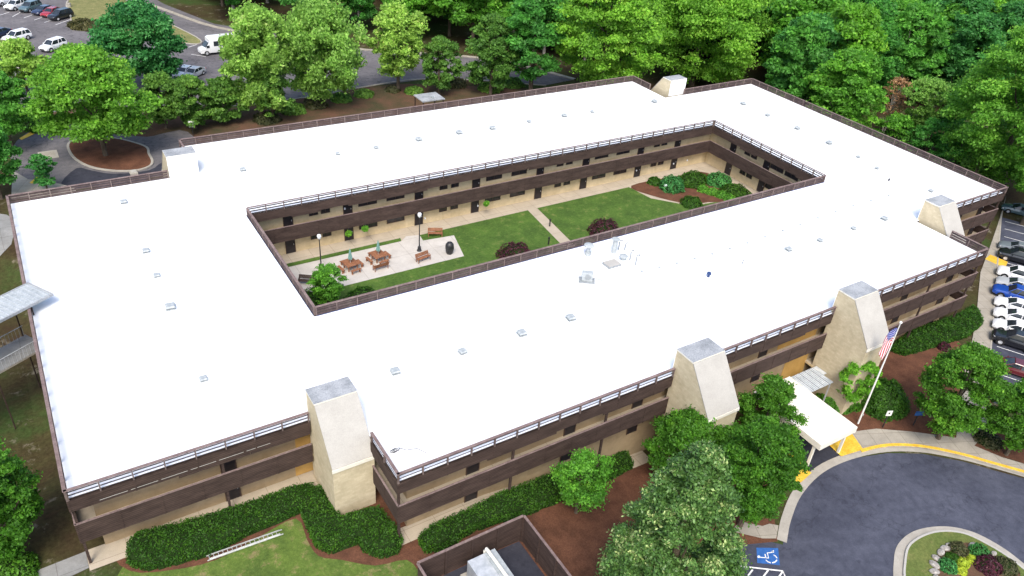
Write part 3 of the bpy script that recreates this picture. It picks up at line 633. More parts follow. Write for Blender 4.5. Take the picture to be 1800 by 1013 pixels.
# accessible bay: blue square, symbol, hatched area
def zq(u, v): return (1200+u/6.623, 860+v/6.623)
def gz(pts): return W([zq(*p) for p in pts])
drape('accessible_bay_sign', gz([(858, 684), (1110, 688), (1130, 888), (868, 862)]), 0.026, 'blue')
for st in ([(900, 796), (1000, 806), (984, 745), (1038, 740), (1058, 716)], [(958, 758), (966, 802)], [(1040, 722), (1060, 742)], [(966, 826), (990, 848), (1024, 862)], [(1040, 862), (1078, 850), (1098, 826)], [(1058, 768), (1084, 786), (1098, 808)]):
    ribbon('symbol_stroke', gz(st), 0.085, 0, 'white', 0.031)
hd = gz([(885+16*math.cos(a), 790+15*math.sin(a)) for a in [k*math.pi/5 for k in range(10)]]); drape('symbol_stroke', hd, 0.031, 'white')
for st in ([(430, 872), (1165, 956), (1195, 1030), (1280, 1250)], [(650, 906), (430, 1200)], [(825, 926), (620, 1200)], [(995, 945), (800, 1210)], [(1165, 960), (980, 1225)]):
    ribbon('bay_line', gz(st), 0.12, 0, 'white', 0.03)
# rear and far left
drape('rear_bed', [(19, 51.5), (16, 58), (17, 66), (27, 76), (42, 80), (60, 78), (84, 66), (100, 60), (100, 51.5)], 0.012, 'mulch2')
drape('rear_drive', smoothpts(W([(20, 262), (60, 226), (112, 210), (170, 215), (262, 225), (330, 232), (340, 262), (290, 300), (200, 318), (130, 335), (60, 345), (30, 310)]), 3), 0.02, 'asphalt_old')
drape('rear_drive', smoothpts(W([(108, 322), (135, 296), (160, 300), (200, 306), (262, 300), (285, 286), (300, 300), (230, 322), (130, 332)]), 3), 0.026, 'asphalt_dark')
ri = smoothpts(W([(120, 256), (130, 278), (158, 294), (197, 301), (237, 301), (262, 294), (268, 285), (262, 272), (254, 258), (200, 244), (140, 246)]), 5)
drape('island_mulch', ri, 0.13, 'mulch'); ribbon('kerb', ri, 0.3, 0.15, 'kerb', 0.0, closed=True)
drape('pavement', W([(22, 300), (50, 316), (80, 318), (130, 330), (140, 345), (20, 350)]), 0.05, 'walk')
drape('yellow_ramp', W([(34, 244), (66, 226), (74, 230), (38, 247)]), 0.06, 'yellow')
drape('yellow_ramp', W([(52, 322), (66, 311), (74, 314), (56, 324)]), 0.06, 'yellow')
drape('mulch_bed', smoothpts(W([(60, 212), (110, 196), (300, 206), (430, 190), (430, 205), (300, 232), (240, 240), (100, 214)])), 0.03, 'mulch2')
drape('far_parking_lot', W([(-300, 60), (-60, -25), (60, -30), (230, -25), (290, 8), (376, 42), (500, 62), (640, 88), (860, 104), (1010, 140), (960, 150), (760, 138), (620, 156), (560, 168), (430, 186), (330, 190), (130, 190), (60, 205), (-60, 190), (-300, 260)]), 0.02, 'asphalt_old')
i1 = smoothpts(W([(118, 4), (150, -12), (205, -6), (268, 28), (345, 66), (348, 78), (300, 74), (230, 66), (180, 55), (132, 46), (124, 30)]), 4)
drape('island_lawn', i1, 0.10, 'drygrass'); ribbon('kerb', i1, 0.25, 0.13, 'kerb', closed=True)
i2 = smoothpts(W([(-60, 84), (0, 70), (40, 96), (130, 118), (230, 118), (250, 132), (140, 140), (20, 118), (-60, 110)]), 4)
drape('island_lawn', i2, 0.10, 'verge'); ribbon('kerb', i2, 0.25, 0.13, 'kerb', closed=True)
e1 = W([(218, -8), (290, 18), (378, 48), (500, 68), (640, 88), (860, 104), (1010, 140)]); ribbon('kerb', smoothpts(e1, 4, False), 0.9, 0.12, 'walk')
ribbon('kerb', smoothpts(W([(430, 186), (560, 169), (620, 157), (760, 139), (960, 151)]), 4, False), 0.35, 0.12, 'walk')
for (a, b) in (((0, 27), (16, 22)), ((22, 30), (36, 22)), ((42, 32), (56, 27)), ((60, 36), (74, 31)), ((98, 44), (126, 34)), ((78, 40), (90, 36)), ((88, 101), (106, 94)), ((108, 105), (120, 101)), ((0, 122), (32, 112)), ((330, 84), (346, 79)), ((336, 96), (362, 100)), ((12, 84), (24, 85))):
    ribbon('parking_line', W([a, b]), 0.14, 0, 'white', 0.035)
# cut logs / bare timber clearing seen at the top
drape('bare_soil', W([(520, 18), (600, -4), (640, 4), (560, 30)]), 0.03, 'mulch')

# ================================================================== FOLIAGE
def leaf_cards(P, N, size, rs, elong=1.5):
    n_ = len(P); T = rs.normal(size=(n_, 3)); T -= (T*N).sum(1)[:, None]*N; T /= np.linalg.norm(T, axis=1)[:, None]+1e-9
    B = np.cross(N, T); s = size*rs.uniform(0.65, 1.35, n_)[:, None]
    a = T*s*elong*0.5; b = B*s*0.42
    q = np.stack([P-a, P+b-a*0.1, P+a, P-b-a*0.1], 1); return q.reshape(-1, 3)
def mesh_from_quads(name, V, tint, mats, extra=None):
    nq = len(V)//4; me = bpy.data.meshes.new(name)
    ev, ef = (np.zeros((0, 3)), []) if extra is None else extra
    tot = len(V)+len(ev); me.vertices.add(tot); me.vertices.foreach_set('co', np.concatenate([V, ev]).astype(np.float32).ravel())
    nl = nq*4+sum(len(f) for f in ef); me.loops.add(nl); li = list(range(nq*4))
    for f in ef: li += [i+len(V) for i in f]
    me.loops.foreach_set('vertex_index', li); me.polygons.add(nq+len(ef))
    st = list(range(0, nq*4, 4)); c = nq*4
    for f in ef: st.append(c); c += len(f)
    me.polygons.foreach_set('loop_start', st)
    me.polygons.foreach_set('material_index', [0]*nq+[1]*len(ef))
    at_ = me.attributes.new('tint', 'FLOAT', 'POINT'); at_.data.foreach_set('value', np.concatenate([np.repeat(tint, 4), np.zeros(len(ev))]).astype(np.float32))
    for m_ in mats: me.materials.append(m_)
    me.update(calc_edges=True); me.validate(); return me
def crown_mesh(name, seed, R, H, ncl, per, size, mat, shape='round', flat=0.75, rc=0.28, up=0.35, sparse=0.0, lump=0.16, tips=0.35, inner=0.25):
    ncl = int(ncl*2.3); rc = rc*0.70; per = int(per*1.05); size = size*0.80
    rs = np.random.RandomState(seed); C = []
    ph = rs.uniform(0, 6.28, 6)
    def prof(h):
        if shape == 'cone': return (1-h)**0.62*(0.35+0.65*min(1, h/0.12))*1.05
        if shape == 'column': return min(1, h/0.12)**0.5*(1-max(0, (h-0.45)/0.55)**1.8)**0.7
        if shape == 'vase': return (0.45+0.55*min(1, h/0.6))*max(0.0, 1-max(0, (h-0.62)/0.38)**2)**0.5
        return max(0.0, 1-((h-0.42)/0.58)**2)**0.5 if h > 0.42 else max(0.0, 1-((0.42-h)/0.44)**2.4)**0.5
    for i in range(ncl):
        h = rs.uniform(0.0, 1.0)**0.85 if shape != 'cone' else rs.uniform(0, 1)**1.1
        th = rs.uniform(0, 2*math.pi); inn = rs.uniform() < inner
        r = (rs.uniform(0.1, 0.6) if inn else rs.uniform(0.74, 1.0))*prof(h)*(1+lump*(math.sin(3*th+ph[0]+4*h)+0.6*math.sin(5*th+ph[1]-7*h)))
        C.append((r*R*math.cos(th), r*R*math.sin(th), (0.04+0.93*h)*H))
    if shape != 'cone':
        for i in range(max(3, ncl//9)): th = rs.uniform(0, 6.28); q = rs.uniform(0, 0.45)*R; C.append((q*math.cos(th), q*math.sin(th), H*rs.uniform(0.86, 0.97)))
    C = np.array(C); k = len(C); rr = R*rc*rs.uniform(0.6, 1.35, k); sc = np.ones(k)
    if shape == 'cone': sc = np.clip(1.15-C[:, 2]/H*0.45, 0.6, 1.1); rr = rr*sc
    P = []; N = []; Tn = []
    ctr = np.array([0, 0, H*0.45])
    for i in range(k):
        m_ = int(per*sc[i]**1.5*(rr[i]/(R*rc))**1.6/max(1, 1)) if per > 60 else per
        d = rs.normal(size=(m_, 3)); d /= np.linalg.norm(d, axis=1)[:, None]
        d[:, 2] = np.where(d[:, 2] < -0.25, -d[:, 2]*0.6, d[:, 2]); rad = rr[i]*np.clip(rs.normal(0.85, 0.33, m_), 0.1, 1.75)
        p = C[i]+d*rad[:, None]*np.array([1, 1, flat])
        nn = d*0.4+rs.normal(size=(m_, 3))*0.62+np.array([0, 0, up]); nn /= np.linalg.norm(nn, axis=1)[:, None]
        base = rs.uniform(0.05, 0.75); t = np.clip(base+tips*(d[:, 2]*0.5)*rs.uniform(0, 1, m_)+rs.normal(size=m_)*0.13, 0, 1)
        P.append(p); N.append(nn); Tn.append(t)
    P = np.concatenate(P); N = np.concatenate(N); Tn = np.concatenate(Tn)
    if sparse: kp = rs.uniform(size=len(P)) > sparse; P, N, Tn = P[kp], N[kp], Tn[kp]
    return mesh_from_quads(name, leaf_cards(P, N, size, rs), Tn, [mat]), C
def trunk_mesh(H, cb, R, rad, C, seed, key='bark', limbs=7, multi=1):
    m_ = MB(); rd = random.Random(seed)
    for s in range(multi):
        ox, oy = (0, 0) if multi == 1 else (0.18*math.cos(s*6.28/multi), 0.18*math.sin(s*6.28/multi)); k = 0 if multi == 1 else R*0.3
        top = (ox/0.18*k if multi > 1 else rd.uniform(-.3, .3), oy/0.18*k if multi > 1 else rd.uniform(-.3, .3), H*0.82)
        m_.tube([(ox, oy, -0.25), (ox*1.1, oy*1.1, 0.15), (ox*1.5+top[0]*0.2, oy*1.5+top[1]*0.2, H*0.3), (top[0]*0.6, top[1]*0.6, H*0.58), top], [rad*1.5, rad*1.05, rad*0.85, rad*0.5, rad*0.16], key, 8)
    z0 = max(0.3, cb*H*0.85); pick = list(range(len(C))); rd.shuffle(pick)
    for i in pick[:limbs]:
        c = Vector((C[i][0], C[i][1], C[i][2]+cb*H)); st = Vector((0, 0, min(c.z*0.75, H*0.7)*rd.uniform(0.6, 1))); st.z = max(st.z, z0)
        mid = st.lerp(c, 0.5)+Vector((0, 0, -0.04*H)); m_.tube([st, mid, c], [rad*0.42, rad*0.26, rad*0.07], key, 6)
    return m_
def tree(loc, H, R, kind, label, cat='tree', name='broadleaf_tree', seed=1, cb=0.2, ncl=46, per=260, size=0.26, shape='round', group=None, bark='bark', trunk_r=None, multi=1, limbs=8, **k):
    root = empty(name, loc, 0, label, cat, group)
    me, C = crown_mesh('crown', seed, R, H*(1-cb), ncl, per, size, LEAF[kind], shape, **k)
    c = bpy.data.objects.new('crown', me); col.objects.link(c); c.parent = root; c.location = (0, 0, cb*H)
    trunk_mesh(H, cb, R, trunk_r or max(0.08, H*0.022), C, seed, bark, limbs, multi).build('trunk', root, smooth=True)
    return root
def tree_px(u, vb, vt, wpx, kind, label, **k):          # base at photo point, crown top at row vt, crown width in photo pixels
    p = G(u, vb); H = height_for(p, vt); d = pix((p.x, p.y, p.z+H*0.6))[2]; R = wpx/2*d/FPX*0.80
    return tree(p, H, R, kind, label, **k)
def bush(loc, R, H, kind, label, name='shrub', cat='shrub', seed=1, n_=2600, size=0.13, group=None, parts=True, squash=1.0, rz=0.0):
    rs = np.random.RandomState(seed); d = rs.normal(size=(n_, 3)); d /= np.linalg.norm(d, axis=1)[:, None]; d[:, 2] = np.abs(d[:, 2])
    ph = rs.uniform(0, 6.28, 5); th = np.arctan2(d[:, 1], d[:, 0]); lump = 1+0.07*np.sin(4*th+ph[0]+3*d[:, 2])+0.05*np.sin(9*th+ph[1]-6*d[:, 2])+rs.normal(size=n_)*0.035
    P = d*np.array([R, R*squash, H])*lump[:, None]; N = d*0.8+rs.normal(size=(n_, 3))*0.45+np.array([0, 0, .2]); N /= np.linalg.norm(N, axis=1)[:, None]
    t = np.clip(0.4+0.2*np.sin(7*th+ph[2]+5*d[:, 2])+rs.normal(size=n_)*0.2, 0, 1)
    root = empty(name, loc, rz, label, cat, group)
    me = mesh_from_quads('foliage', leaf_cards(P, N, size, rs), t, [LEAF[kind]]); c = bpy.data.objects.new('foliage', me); col.objects.link(c); c.parent = root
    m_ = MB(); m_.lathe((0, 0, 0), [(-0.1, R*0.86), (H*0.3, R*0.88), (H*0.6, R*0.72), (H*0.85, R*0.42), (H*0.93, R*0.12)], 'core', 14); o = m_.build('inner_core', root, smooth=True); o.scale = (1, squash, 1)  # solid dark green core filling the bush under its leaf cards
    return root
def hedge(pts, H, kind, label, seed=1, dens=150, size=0.10, rr=0.45, name='clipped_hedge'):
    poly = np.array([(p[0], p[1]) for p in pts]); rs = np.random.RandomState(seed); n_ = len(poly)
    def inside(X, Y):
        r = np.zeros(X.shape, bool); j = n_-1
        for i in range(n_):
            xi, yi, xj, yj = *poly[i], *poly[j]
            r ^= ((yi > Y) != (yj > Y)) & (X < (xj-xi)*(Y-yi)/(yj-yi+1e-12)+xi); j = i
        return r
    def dist(X, Y):
        D = np.full(X.shape, 1e9)
        for i in range(n_):
            a = poly[i]; b = poly[(i+1) % n_]; ab = b-a; t = np.clip(((X-a[0])*ab[0]+(Y-a[1])*ab[1])/(ab@ab+1e-12), 0, 1)
            D = np.minimum(D, np.hypot(X-a[0]-t*ab[0], Y-a[1]-t*ab[1]))
        return D
    lo, hi = poly.min(0), poly.max(0); ctr = (lo+hi)/2; oz = g(*ctr)
    def top(X, Y, D):
        w = 0.08*np.sin(X*1.3+seed)+0.06*np.sin(Y*2.1+X*0.7)+0.04*np.sin(X*4.3-Y*3.1)
        return (H+w)*np.sqrt(np.clip(1-(1-np.clip(D/rr, 0, 1))**2.2, 0.02, 1))
    area = (hi[0]-lo[0])*(hi[1]-lo[1]); m_ = int(area*dens); X = rs.uniform(lo[0], hi[0], m_); Y = rs.uniform(lo[1], hi[1], m_)
    k = inside(X, Y); X, Y = X[k], Y[k]; D = dist(X, Y); Z = top(X, Y, D)
    # more leaves along the steep rim
    ed = []; 
    for i in range(n_):
        a = poly[i]; b = poly[(i+1) % n_]; L = np.linalg.norm(b-a); c = int(L*dens*0.9); t = rs.uniform(0, 1, c)[:, None]; q = a+(b-a)*t; ed.append(q)
    ed = np.concatenate(ed); zz = rs.uniform(0.05, 0.8, len(ed))*H; dd = rr*(1-np.sqrt(np.clip(1-(zz/H)**2, 0, 1)))
    cen = poly.mean(0); off = rs.normal(size=(len(ed), 2))*0.05
    EX, EY = ed[:, 0]+off[:, 0], ed[:, 1]+off[:, 1]
    X = np.concatenate([X, EX]); Y = np.concatenate([Y, EY]); Z = np.concatenate([Z, zz])
    Z = Z+rs.normal(size=len(Z))*0.035; G_ = np.array([g(x, y) for x, y in zip(X, Y)])
    P = np.stack([X-ctr[0], Y-ctr[1], Z+G_-oz], 1)
    N = rs.normal(size=P.shape)*0.5+np.array([0, 0, 0.8]); N /= np.linalg.norm(N, axis=1)[:, None]
    t = np.clip(0.42+0.2*np.sin(X*2.2+1.7*Y)+0.12*np.sin(X*5.3-4*Y)+rs.normal(size=len(X))*0.2, 0, 1)
    root = empty(name, (ctr[0], ctr[1], oz), 0, label, 'hedge')
    me = mesh_from_quads('foliage', leaf_cards(P, N, size, rs), t, [LEAF[kind]]); c = bpy.data.objects.new('foliage', me); col.objects.link(c); c.parent = root
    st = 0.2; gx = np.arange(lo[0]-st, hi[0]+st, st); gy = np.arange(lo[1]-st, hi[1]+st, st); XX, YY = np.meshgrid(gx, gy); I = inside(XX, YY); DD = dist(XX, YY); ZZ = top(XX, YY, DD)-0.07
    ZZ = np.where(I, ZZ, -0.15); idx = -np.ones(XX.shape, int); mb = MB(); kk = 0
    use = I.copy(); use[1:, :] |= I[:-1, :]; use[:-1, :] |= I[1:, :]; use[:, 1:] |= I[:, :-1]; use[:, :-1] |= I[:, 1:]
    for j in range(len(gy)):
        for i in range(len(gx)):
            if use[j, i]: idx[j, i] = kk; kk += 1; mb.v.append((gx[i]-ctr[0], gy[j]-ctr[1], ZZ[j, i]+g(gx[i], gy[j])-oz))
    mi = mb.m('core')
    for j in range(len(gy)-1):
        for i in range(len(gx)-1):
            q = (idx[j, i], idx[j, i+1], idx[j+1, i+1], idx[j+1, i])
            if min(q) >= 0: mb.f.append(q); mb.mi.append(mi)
    mb.build('inner_core', root); return root  # solid dark green core filling the hedge under its leaf cards

# ---- hedges (outlines: far rim seen at its top, near rim at the ground)
def Wt(top, low, h): return [G(u, v, h) for u, v in top]+[G(u, v, 0.12) for u, v in low]
hedge(Wt([(224, 950), (240, 934), (380, 898), (520, 852), (550, 848)], [(556, 882), (526, 903), (447, 935), (373, 975), (296, 995), (259, 1003), (226, 994)], 0.85), 1.05, 'hedge', 'long clipped hedge along the near left front beside the aluminium ladder', 3)
hedge(Wt([(532, 862), (562, 852), (600, 905), (666, 889), (698, 928)], [(707, 957), (699, 973), (668, 981), (640, 970), (632, 957), (607, 962), (581, 973), (555, 962), (530, 905)], 0.8), 1.1, 'hedge', 'clipped hedge with two rounded lobes wrapping the nearest stair tower', 4)
hedge(Wt([(740, 936), (762, 918), (831, 888), (942, 840), (1010, 818), (1100, 785)], [(1112, 822), (1000, 875), (920, 908), (835, 932), (780, 966), (748, 972), (736, 955)], 0.85), 1.05, 'hedge', 'long clipped hedge under the bay front behind the generator screen', 5)
hedge(Wt([(1568, 608), (1600, 580), (1690, 548), (1712, 534), (1724, 545)], [(1725, 572), (1700, 592), (1650, 608), (1590, 625)], 0.8), 0.95, 'hedge', 'wide low green hedge at the right end of the front by the pavement', 6, dens=90, size=0.14)
p = G(1547, 712); bush(p, 2.3, 2.6, 'hedge', 'large round clipped bush at the foot of the tower behind the flagpole', seed=7, n_=7000, size=0.15)
p = G(158, 50); bush(p, 4.2, 1.5, 'hedge_b', 'long brownish hedge on the dry grass island of the far car park', name='clipped_hedge', cat='hedge', seed=8, n_=2500, size=0.3, squash=0.5, rz=R_(-40))
p = G(74, 222); bush(p, 2.4, 1.4, 'hedge', 'dark round hedge beside the yellow ramp across the rear drive', name='clipped_hedge', cat='hedge', seed=9, n_=1800, size=0.25)
p = G(125, 100); bush(p, 2.3, 1.9, 'olive', 'loose brownish shrub beside the white car in the far car park', seed=10, n_=1200, size=0.35)
p = G(24, 1012); bush(p, 1.5, 1.1, 'garden', 'small bright green bush in the bottom left corner under the big tree', seed=11, n_=2600, size=0.12)
for i, (u, v, R, kd) in enumerate([(600, 176, 1.6, 'olive'), (555, 186, 1.9, 'hedge_b'), (640, 168, 1.5, 'olive'), (516, 196, 1.8, 'olive'), (800, 150, 1.9, 'hedge_b'), (862, 158, 2.0, 'olive'), (728, 163, 1.5, 'olive'), (470, 212, 1.9, 'hedge_b'), (900, 150, 2.0, 'olive'), (690, 160, 1.2, 'hedge_b')]):
    p = G(u, v); bush(p, R, R*0.6, kd, 'low olive green shrub in the brown bed behind the rear parapet' if kd == 'olive' else 'low brownish shrub in the brown bed behind the rear parapet', seed=300+i, n_=900, size=0.3, group='low olive shrubs in the rear bed' if kd == 'olive' else 'low brownish shrubs in the rear bed')
# ---- trees near the building front
tree_px(1148, 1120, 776, 350, 'magnolia', 'tall conical magnolia with glossy pale tipped leaves in front of the entrance maples', name='magnolia_tree', seed=21, cb=0.05, ncl=190, per=330, size=0.17, shape='cone', rc=0.17, lump=0.1, tips=0.5, inner=0.2)
tree_px(1300, 925, 752, 160, 'garden', 'broad dark green maple overhanging the edge of the curved drive', name='maple_tree', seed=22, cb=0.22, ncl=80, per=300, size=0.19, rc=0.24)
tree_px(1326, 800, 672, 118, 'garden', 'green maple whose top reaches over the cream entrance canopy', name='maple_tree', seed=23, cb=0.25, ncl=46, per=260, size=0.19, rc=0.27)
tree_px(1195, 860, 738, 150, 'garden', 'green maple behind the magnolia at the foot of the middle stair tower', name='maple_tree', seed=24, cb=0.2, ncl=60, per=280, size=0.19, rc=0.25)
tree_px(1258, 850, 755, 130, 'garden', 'low green maple between the magnolia and the drive', name='maple_tree', seed=32, cb=0.2, ncl=50, per=260, size=0.19, rc=0.26)
tree_px(1012, 902, 804, 132, 'bright', 'small airy maple standing alone in the red mulch by the generator screen', name='maple_tree', seed=25, cb=0.2, ncl=40, per=80, size=0.18, rc=0.28, shape='vase')
tree_px(1484, 722, 634, 82, 'bright', 'small bright tree against the cream tower beside the canopy', seed=26, cb=0.25, ncl=34, per=170, size=0.2, rc=0.28, shape='vase')
tree_px(1648, 772, 618, 156, 'garden', 'round dark green tree between the flagpole bed and the pavement', name='maple_tree', seed=27, cb=0.15, ncl=70, per=300, size=0.2, rc=0.25)
tree_px(1768, 800, 680, 130, 'garden', 'green tree at the right edge over the pavement and drive', name='maple_tree', seed=28, cb=0.2, ncl=56, per=280, size=0.2, rc=0.26)
tree_px(20, 985, 770, 170, 'garden', 'leafy tree at the bottom left edge beside the side lawn', name='maple_tree', seed=29, cb=0.1, ncl=80, per=300, size=0.18, rc=0.24)
p = G(1470, 712); bush(p, 2.2, 1.1, 'garden', 'spreading dark shrub between the canopy and the flagpole', seed=30, n_=3600, size=0.16, squash=0.6, rz=R_(-30))
p = G(1736, 775); bush(p, 1.3, 0.7, 'hedge_b', 'low reddish green shrub under the right edge tree by the pavement', seed=31, n_=1000, size=0.14)
p = G(1658, 613); bush(p, 0.7, 0.7, 'purple', 'small plum red shrub in the mulch near the long right hedge', seed=33, n_=700, size=0.14)
# ---- rear left
tree_px(262, 158, 8, 162, 'oak', 'dark blue green oak in the far car park beside the shuttle bus', name='oak_tree', seed=41, cb=0.12, ncl=64, per=240, size=0.42, rc=0.27)
tree_px(186, 275, 92, 215, 'lush', 'broad bright green maple on the mulch circle of the rear drive', name='maple_tree', seed=42, cb=0.2, ncl=84, per=250, size=0.36, rc=0.25)
tree_px(50, 166, 74, 92, 'lime', 'pale green young tree in front of the white cars', seed=43, cb=0.15, ncl=36, per=170, size=0.36, rc=0.3)
tree_px(22, 262, 128, 118, 'wood', 'green tree at the left edge beyond the yellow ramp', seed=44, cb=0.15, ncl=46, per=220, size=0.36)
tree_px(2, 350, 196, 92, 'wood', 'dark green tree at the left edge beside the rear drive entrance', seed=45, cb=0.1, ncl=50, per=240, size=0.3)
tree_px(84, 338, 274, 58, 'oak', 'thin sparse young tree by the yellow ramp at the building corner', seed=46, cb=0.2, ncl=22, per=70, size=0.25)
for i, (u, vb, vt, w, lb) in enumerate([(292, 226, 132, 78, 'olive green tree behind the rear drive, leftmost of its row'), (345, 226, 136, 84, 'olive green tree of the rear row below the grey parked cars'), (397, 216, 140, 78, 'olive green tree at the right end of the rear row')]):
    tree_px(u, vb, vt, w, 'olive', lb, seed=47+i, cb=0.08, ncl=40, per=200, size=0.36, group='olive trees behind the rear drive')
tree_px(462, 212, 18, 140, 'lime', 'feathery lime green tree hiding the back of the shuttle bus', name='willow_tree', seed=51, cb=0.1, ncl=74, per=230, size=0.40, flat=1.3, up=0.1, rc=0.24)
tree_px(572, 186, 12, 172, 'lime', 'wide feathery lime green tree, middle one beyond the rear parapet', name='willow_tree', seed=52, cb=0.1, ncl=80, per=230, size=0.40, flat=1.3, up=0.1, rc=0.24)
tree_px(700, 160, 12, 112, 'lime', 'lime green tree standing apart beside the rear road', name='willow_tree', seed=53, cb=0.18, ncl=52, per=210, size=0.40, flat=1.1, rc=0.26)
tree_px(480, 214, 120, 90, 'olive', 'low green tree under the feathery tree by the rear road', seed=54, cb=0.08, ncl=30, per=170, size=0.36)
tree_px(772, 165, 66, 84, 'olive', 'olive tree right of the lone lime tree', seed=55, cb=0.1, ncl=38, per=190, size=0.38)
tree_px(862, 168, 32, 104, 'olive', 'tall olive tree left of the big green tree behind the roof', seed=56, cb=0.12, ncl=46, per=200, size=0.42)
tree_px(932, 165, -20, 128, 'wood', 'tall mid green tree next to the road end behind the roof', seed=57, cb=0.15, ncl=60, per=230, size=0.46)
# ---- rear right
tree_px(1052, 168, -60, 215, 'lush', 'very tall bright green tree behind the rear parapet, left of the rear tower', name='poplar_tree', seed=58, cb=0.1, ncl=100, per=260, size=0.44, rc=0.22)
tree_px(1215, 150, -75, 270, 'lush', 'very tall bright green tree rising right above the rear stair tower', name='poplar_tree', seed=59, cb=0.05, ncl=120, per=270, size=0.44, rc=0.22)
tree_px(1738, 335, 52, 285, 'lush', 'huge bright green tree behind the right side parapet', name='poplar_tree', seed=60, cb=0.08, ncl=140, per=280, size=0.36, rc=0.2)
tree_px(1800, 395, 90, 200, 'lush', 'bright green tree cut by the right edge above the parked cars', name='poplar_tree', seed=64, cb=0.15, ncl=90, per=260, size=0.34, rc=0.22)
tree_px(1372, 196, 122, 62, 'lime', 'small pale tree top just behind the rear right corner', seed=61, cb=0.1, ncl=26, per=150, size=0.36)
tree_px(1552, 235, 138, 62, 'twig', 'thin tree with reddish buds at the edge of the woods', name='budding_tree', seed=62, cb=0.3, ncl=40, per=60, size=0.24, sparse=0.55, bark='palebark', multi=3, limbs=26, trunk_r=0.12)
tree_px(1602, 255, 142, 96, 'lime', 'yellow green young tree right of the budding tree', seed=63, cb=0.15, ncl=36, per=150, size=0.36, bark='palebark', shape='vase')
for i, (u, vb, vt, w) in enumerate([(1440, 205, 152, 70), (1500, 232, 176, 74), (1560, 268, 205, 80), (1618, 288, 215, 90), (1665, 318, 238, 84), (1700, 345, 262, 70), (1480, 200, 148, 60), (1650, 270, 190, 80)]):
    tree_px(u, vb, vt, w, ['wood', 'olive', 'bright', 'wood'][i % 4], ['low green', 'low olive', 'low bright green', 'low green'][i % 4]+' undergrowth tree between the right side parapet and the tall woods', name='undergrowth_tree', seed=400+i, cb=0.05, ncl=26, per=150, size=0.34, group=['green', 'olive', 'bright', 'green'][i % 4]+' undergrowth trees behind the right parapet')
# ---- inner courtyard planting
tree_px(578, 548, 474, 74, 'bright', 'small bright tree in the near left corner of the courtyard', seed=71, cb=0.25, ncl=30, per=150, size=0.18, shape='vase')
tree_px(1338, 352, 290, 72, 'lime', 'small bright tree at the far right end of the courtyard', seed=72, cb=0.2, ncl=32, per=150, size=0.2, shape='vase')
def ybush(u, v, R, H, kind, lb, sd, n_=900, size=0.17, grp=None, sq=1.0): p = at(u, v, 0); return bush((p.x, p.y, 0.02), R, H, kind, lb, seed=sd, n_=n_, size=size, group=grp, squash=sq)
ybush(906, 455, 2.0, 1.7, 'purple', 'plum red bush left of the courtyard cross path', 73, 1800, 0.14)
ybush(1062, 412, 1.9, 1.8, 'purple', 'plum red bush right of the courtyard cross path', 74, 1800, 0.14)
ybush(1215, 360, 1.4, 1.0, 'hedge', 'round clipped bush in the courtyard mulch bed nearest the lawn', 75, 1400, 0.14)
ybush(1150, 323, 0.9, 0.9, 'hedge', 'small dark bush at the left tip of the courtyard bed', 76)
ybush(1180, 332, 1.7, 1.7, 'oak', 'tall dark shrub behind the white globe in the courtyard bed', 77, 1500)
ybush(1216, 322, 2.4, 1.5, 'hedge', 'wide dark shrub along the back of the courtyard bed', 78, 1800, 0.17, None, 0.7)
ybush(1262, 322, 1.8, 1.3, 'oak', 'dark shrub near the courtyard end wall', 79, 1500)
ybush(1292, 342, 2.0, 1.2, 'hedge', 'dark shrub beside the small bright courtyard tree', 80, 1500)
for i, (u, v) in enumerate([(1236, 336), (1252, 341), (1268, 346), (1282, 352)]):
    ybush(u, v, 0.8, 0.75, 'bright', ['pale green shrub starting the row in the courtyard bed', 'second pale green shrub of the courtyard row', 'third pale green shrub of the courtyard row', 'last pale green shrub of the courtyard row near the tree'][i], 81+i, 600, 0.16, 'pale green shrubs in the courtyard bed')
ybush(540, 540, 2.3, 1.3, 'hedge', 'dark spreading shrub in the near left courtyard corner', 86, 1800, 0.15)
ybush(640, 530, 2.0, 1.0, 'hedge', 'low dark shrub right of the small courtyard tree', 87, 1300, 0.15)

# ---- the woods: individual trees, six kinds of crown shared by copies
protos = []
for i in range(6):
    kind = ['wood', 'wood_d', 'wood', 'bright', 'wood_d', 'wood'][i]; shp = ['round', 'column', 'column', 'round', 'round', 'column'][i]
    H = 17.0; R = [4.6, 3.6, 4.2, 5.0, 4.4, 3.9][i]
    me, C = crown_mesh('crown', 100+i, R, H*0.85, 62, 170, 0.5, LEAF[kind], shp, rc=0.27, lump=0.25, up=0.25, flat=0.9)
    tm = trunk_mesh(H, 0.15, R, 0.26, C, 100+i, 'palebark' if i in (2, 5) else 'bark', 6); protos.append((me, tm))
rd = random.Random(5); cand = []
def kerb_v(u):
    pts = [(-400, -200), (218, -14), (378, 40), (500, 58), (640, 78), (860, 92), (1010, 118), (1330, 118)]
    for (a, b), (c, d) in zip(pts, pts[1:]):
        if a <= u <= c: return b+(d-b)*(u-a)/(c-a)
    return 1e9
y = 46.0
while y < 330:
    x = -30+rd.uniform(0, 8)
    while x < 330:
        px_, py_ = x+rd.uniform(-2.6, 2.6), y+rd.uniform(-2.6, 2.6); z = g(px_, py_); u, v, dp = pix((px_, py_, z))
        ok = dp > 0 and -90 < u < 1930 and -70 < v < 620
        if ok:
            if u < 1330: ok = v < kerb_v(u)-8 and py_ > 62
            else: ok = (px_ > 114 or py_ > 62) and not (u > 1470 and v > 205)
            if 500 < u < 660 and v < 40: ok = ok and v < -12
        if ok: cand.append((dp, px_, py_, z))
        x += 9.0
    y += 8.0
y = -4.0
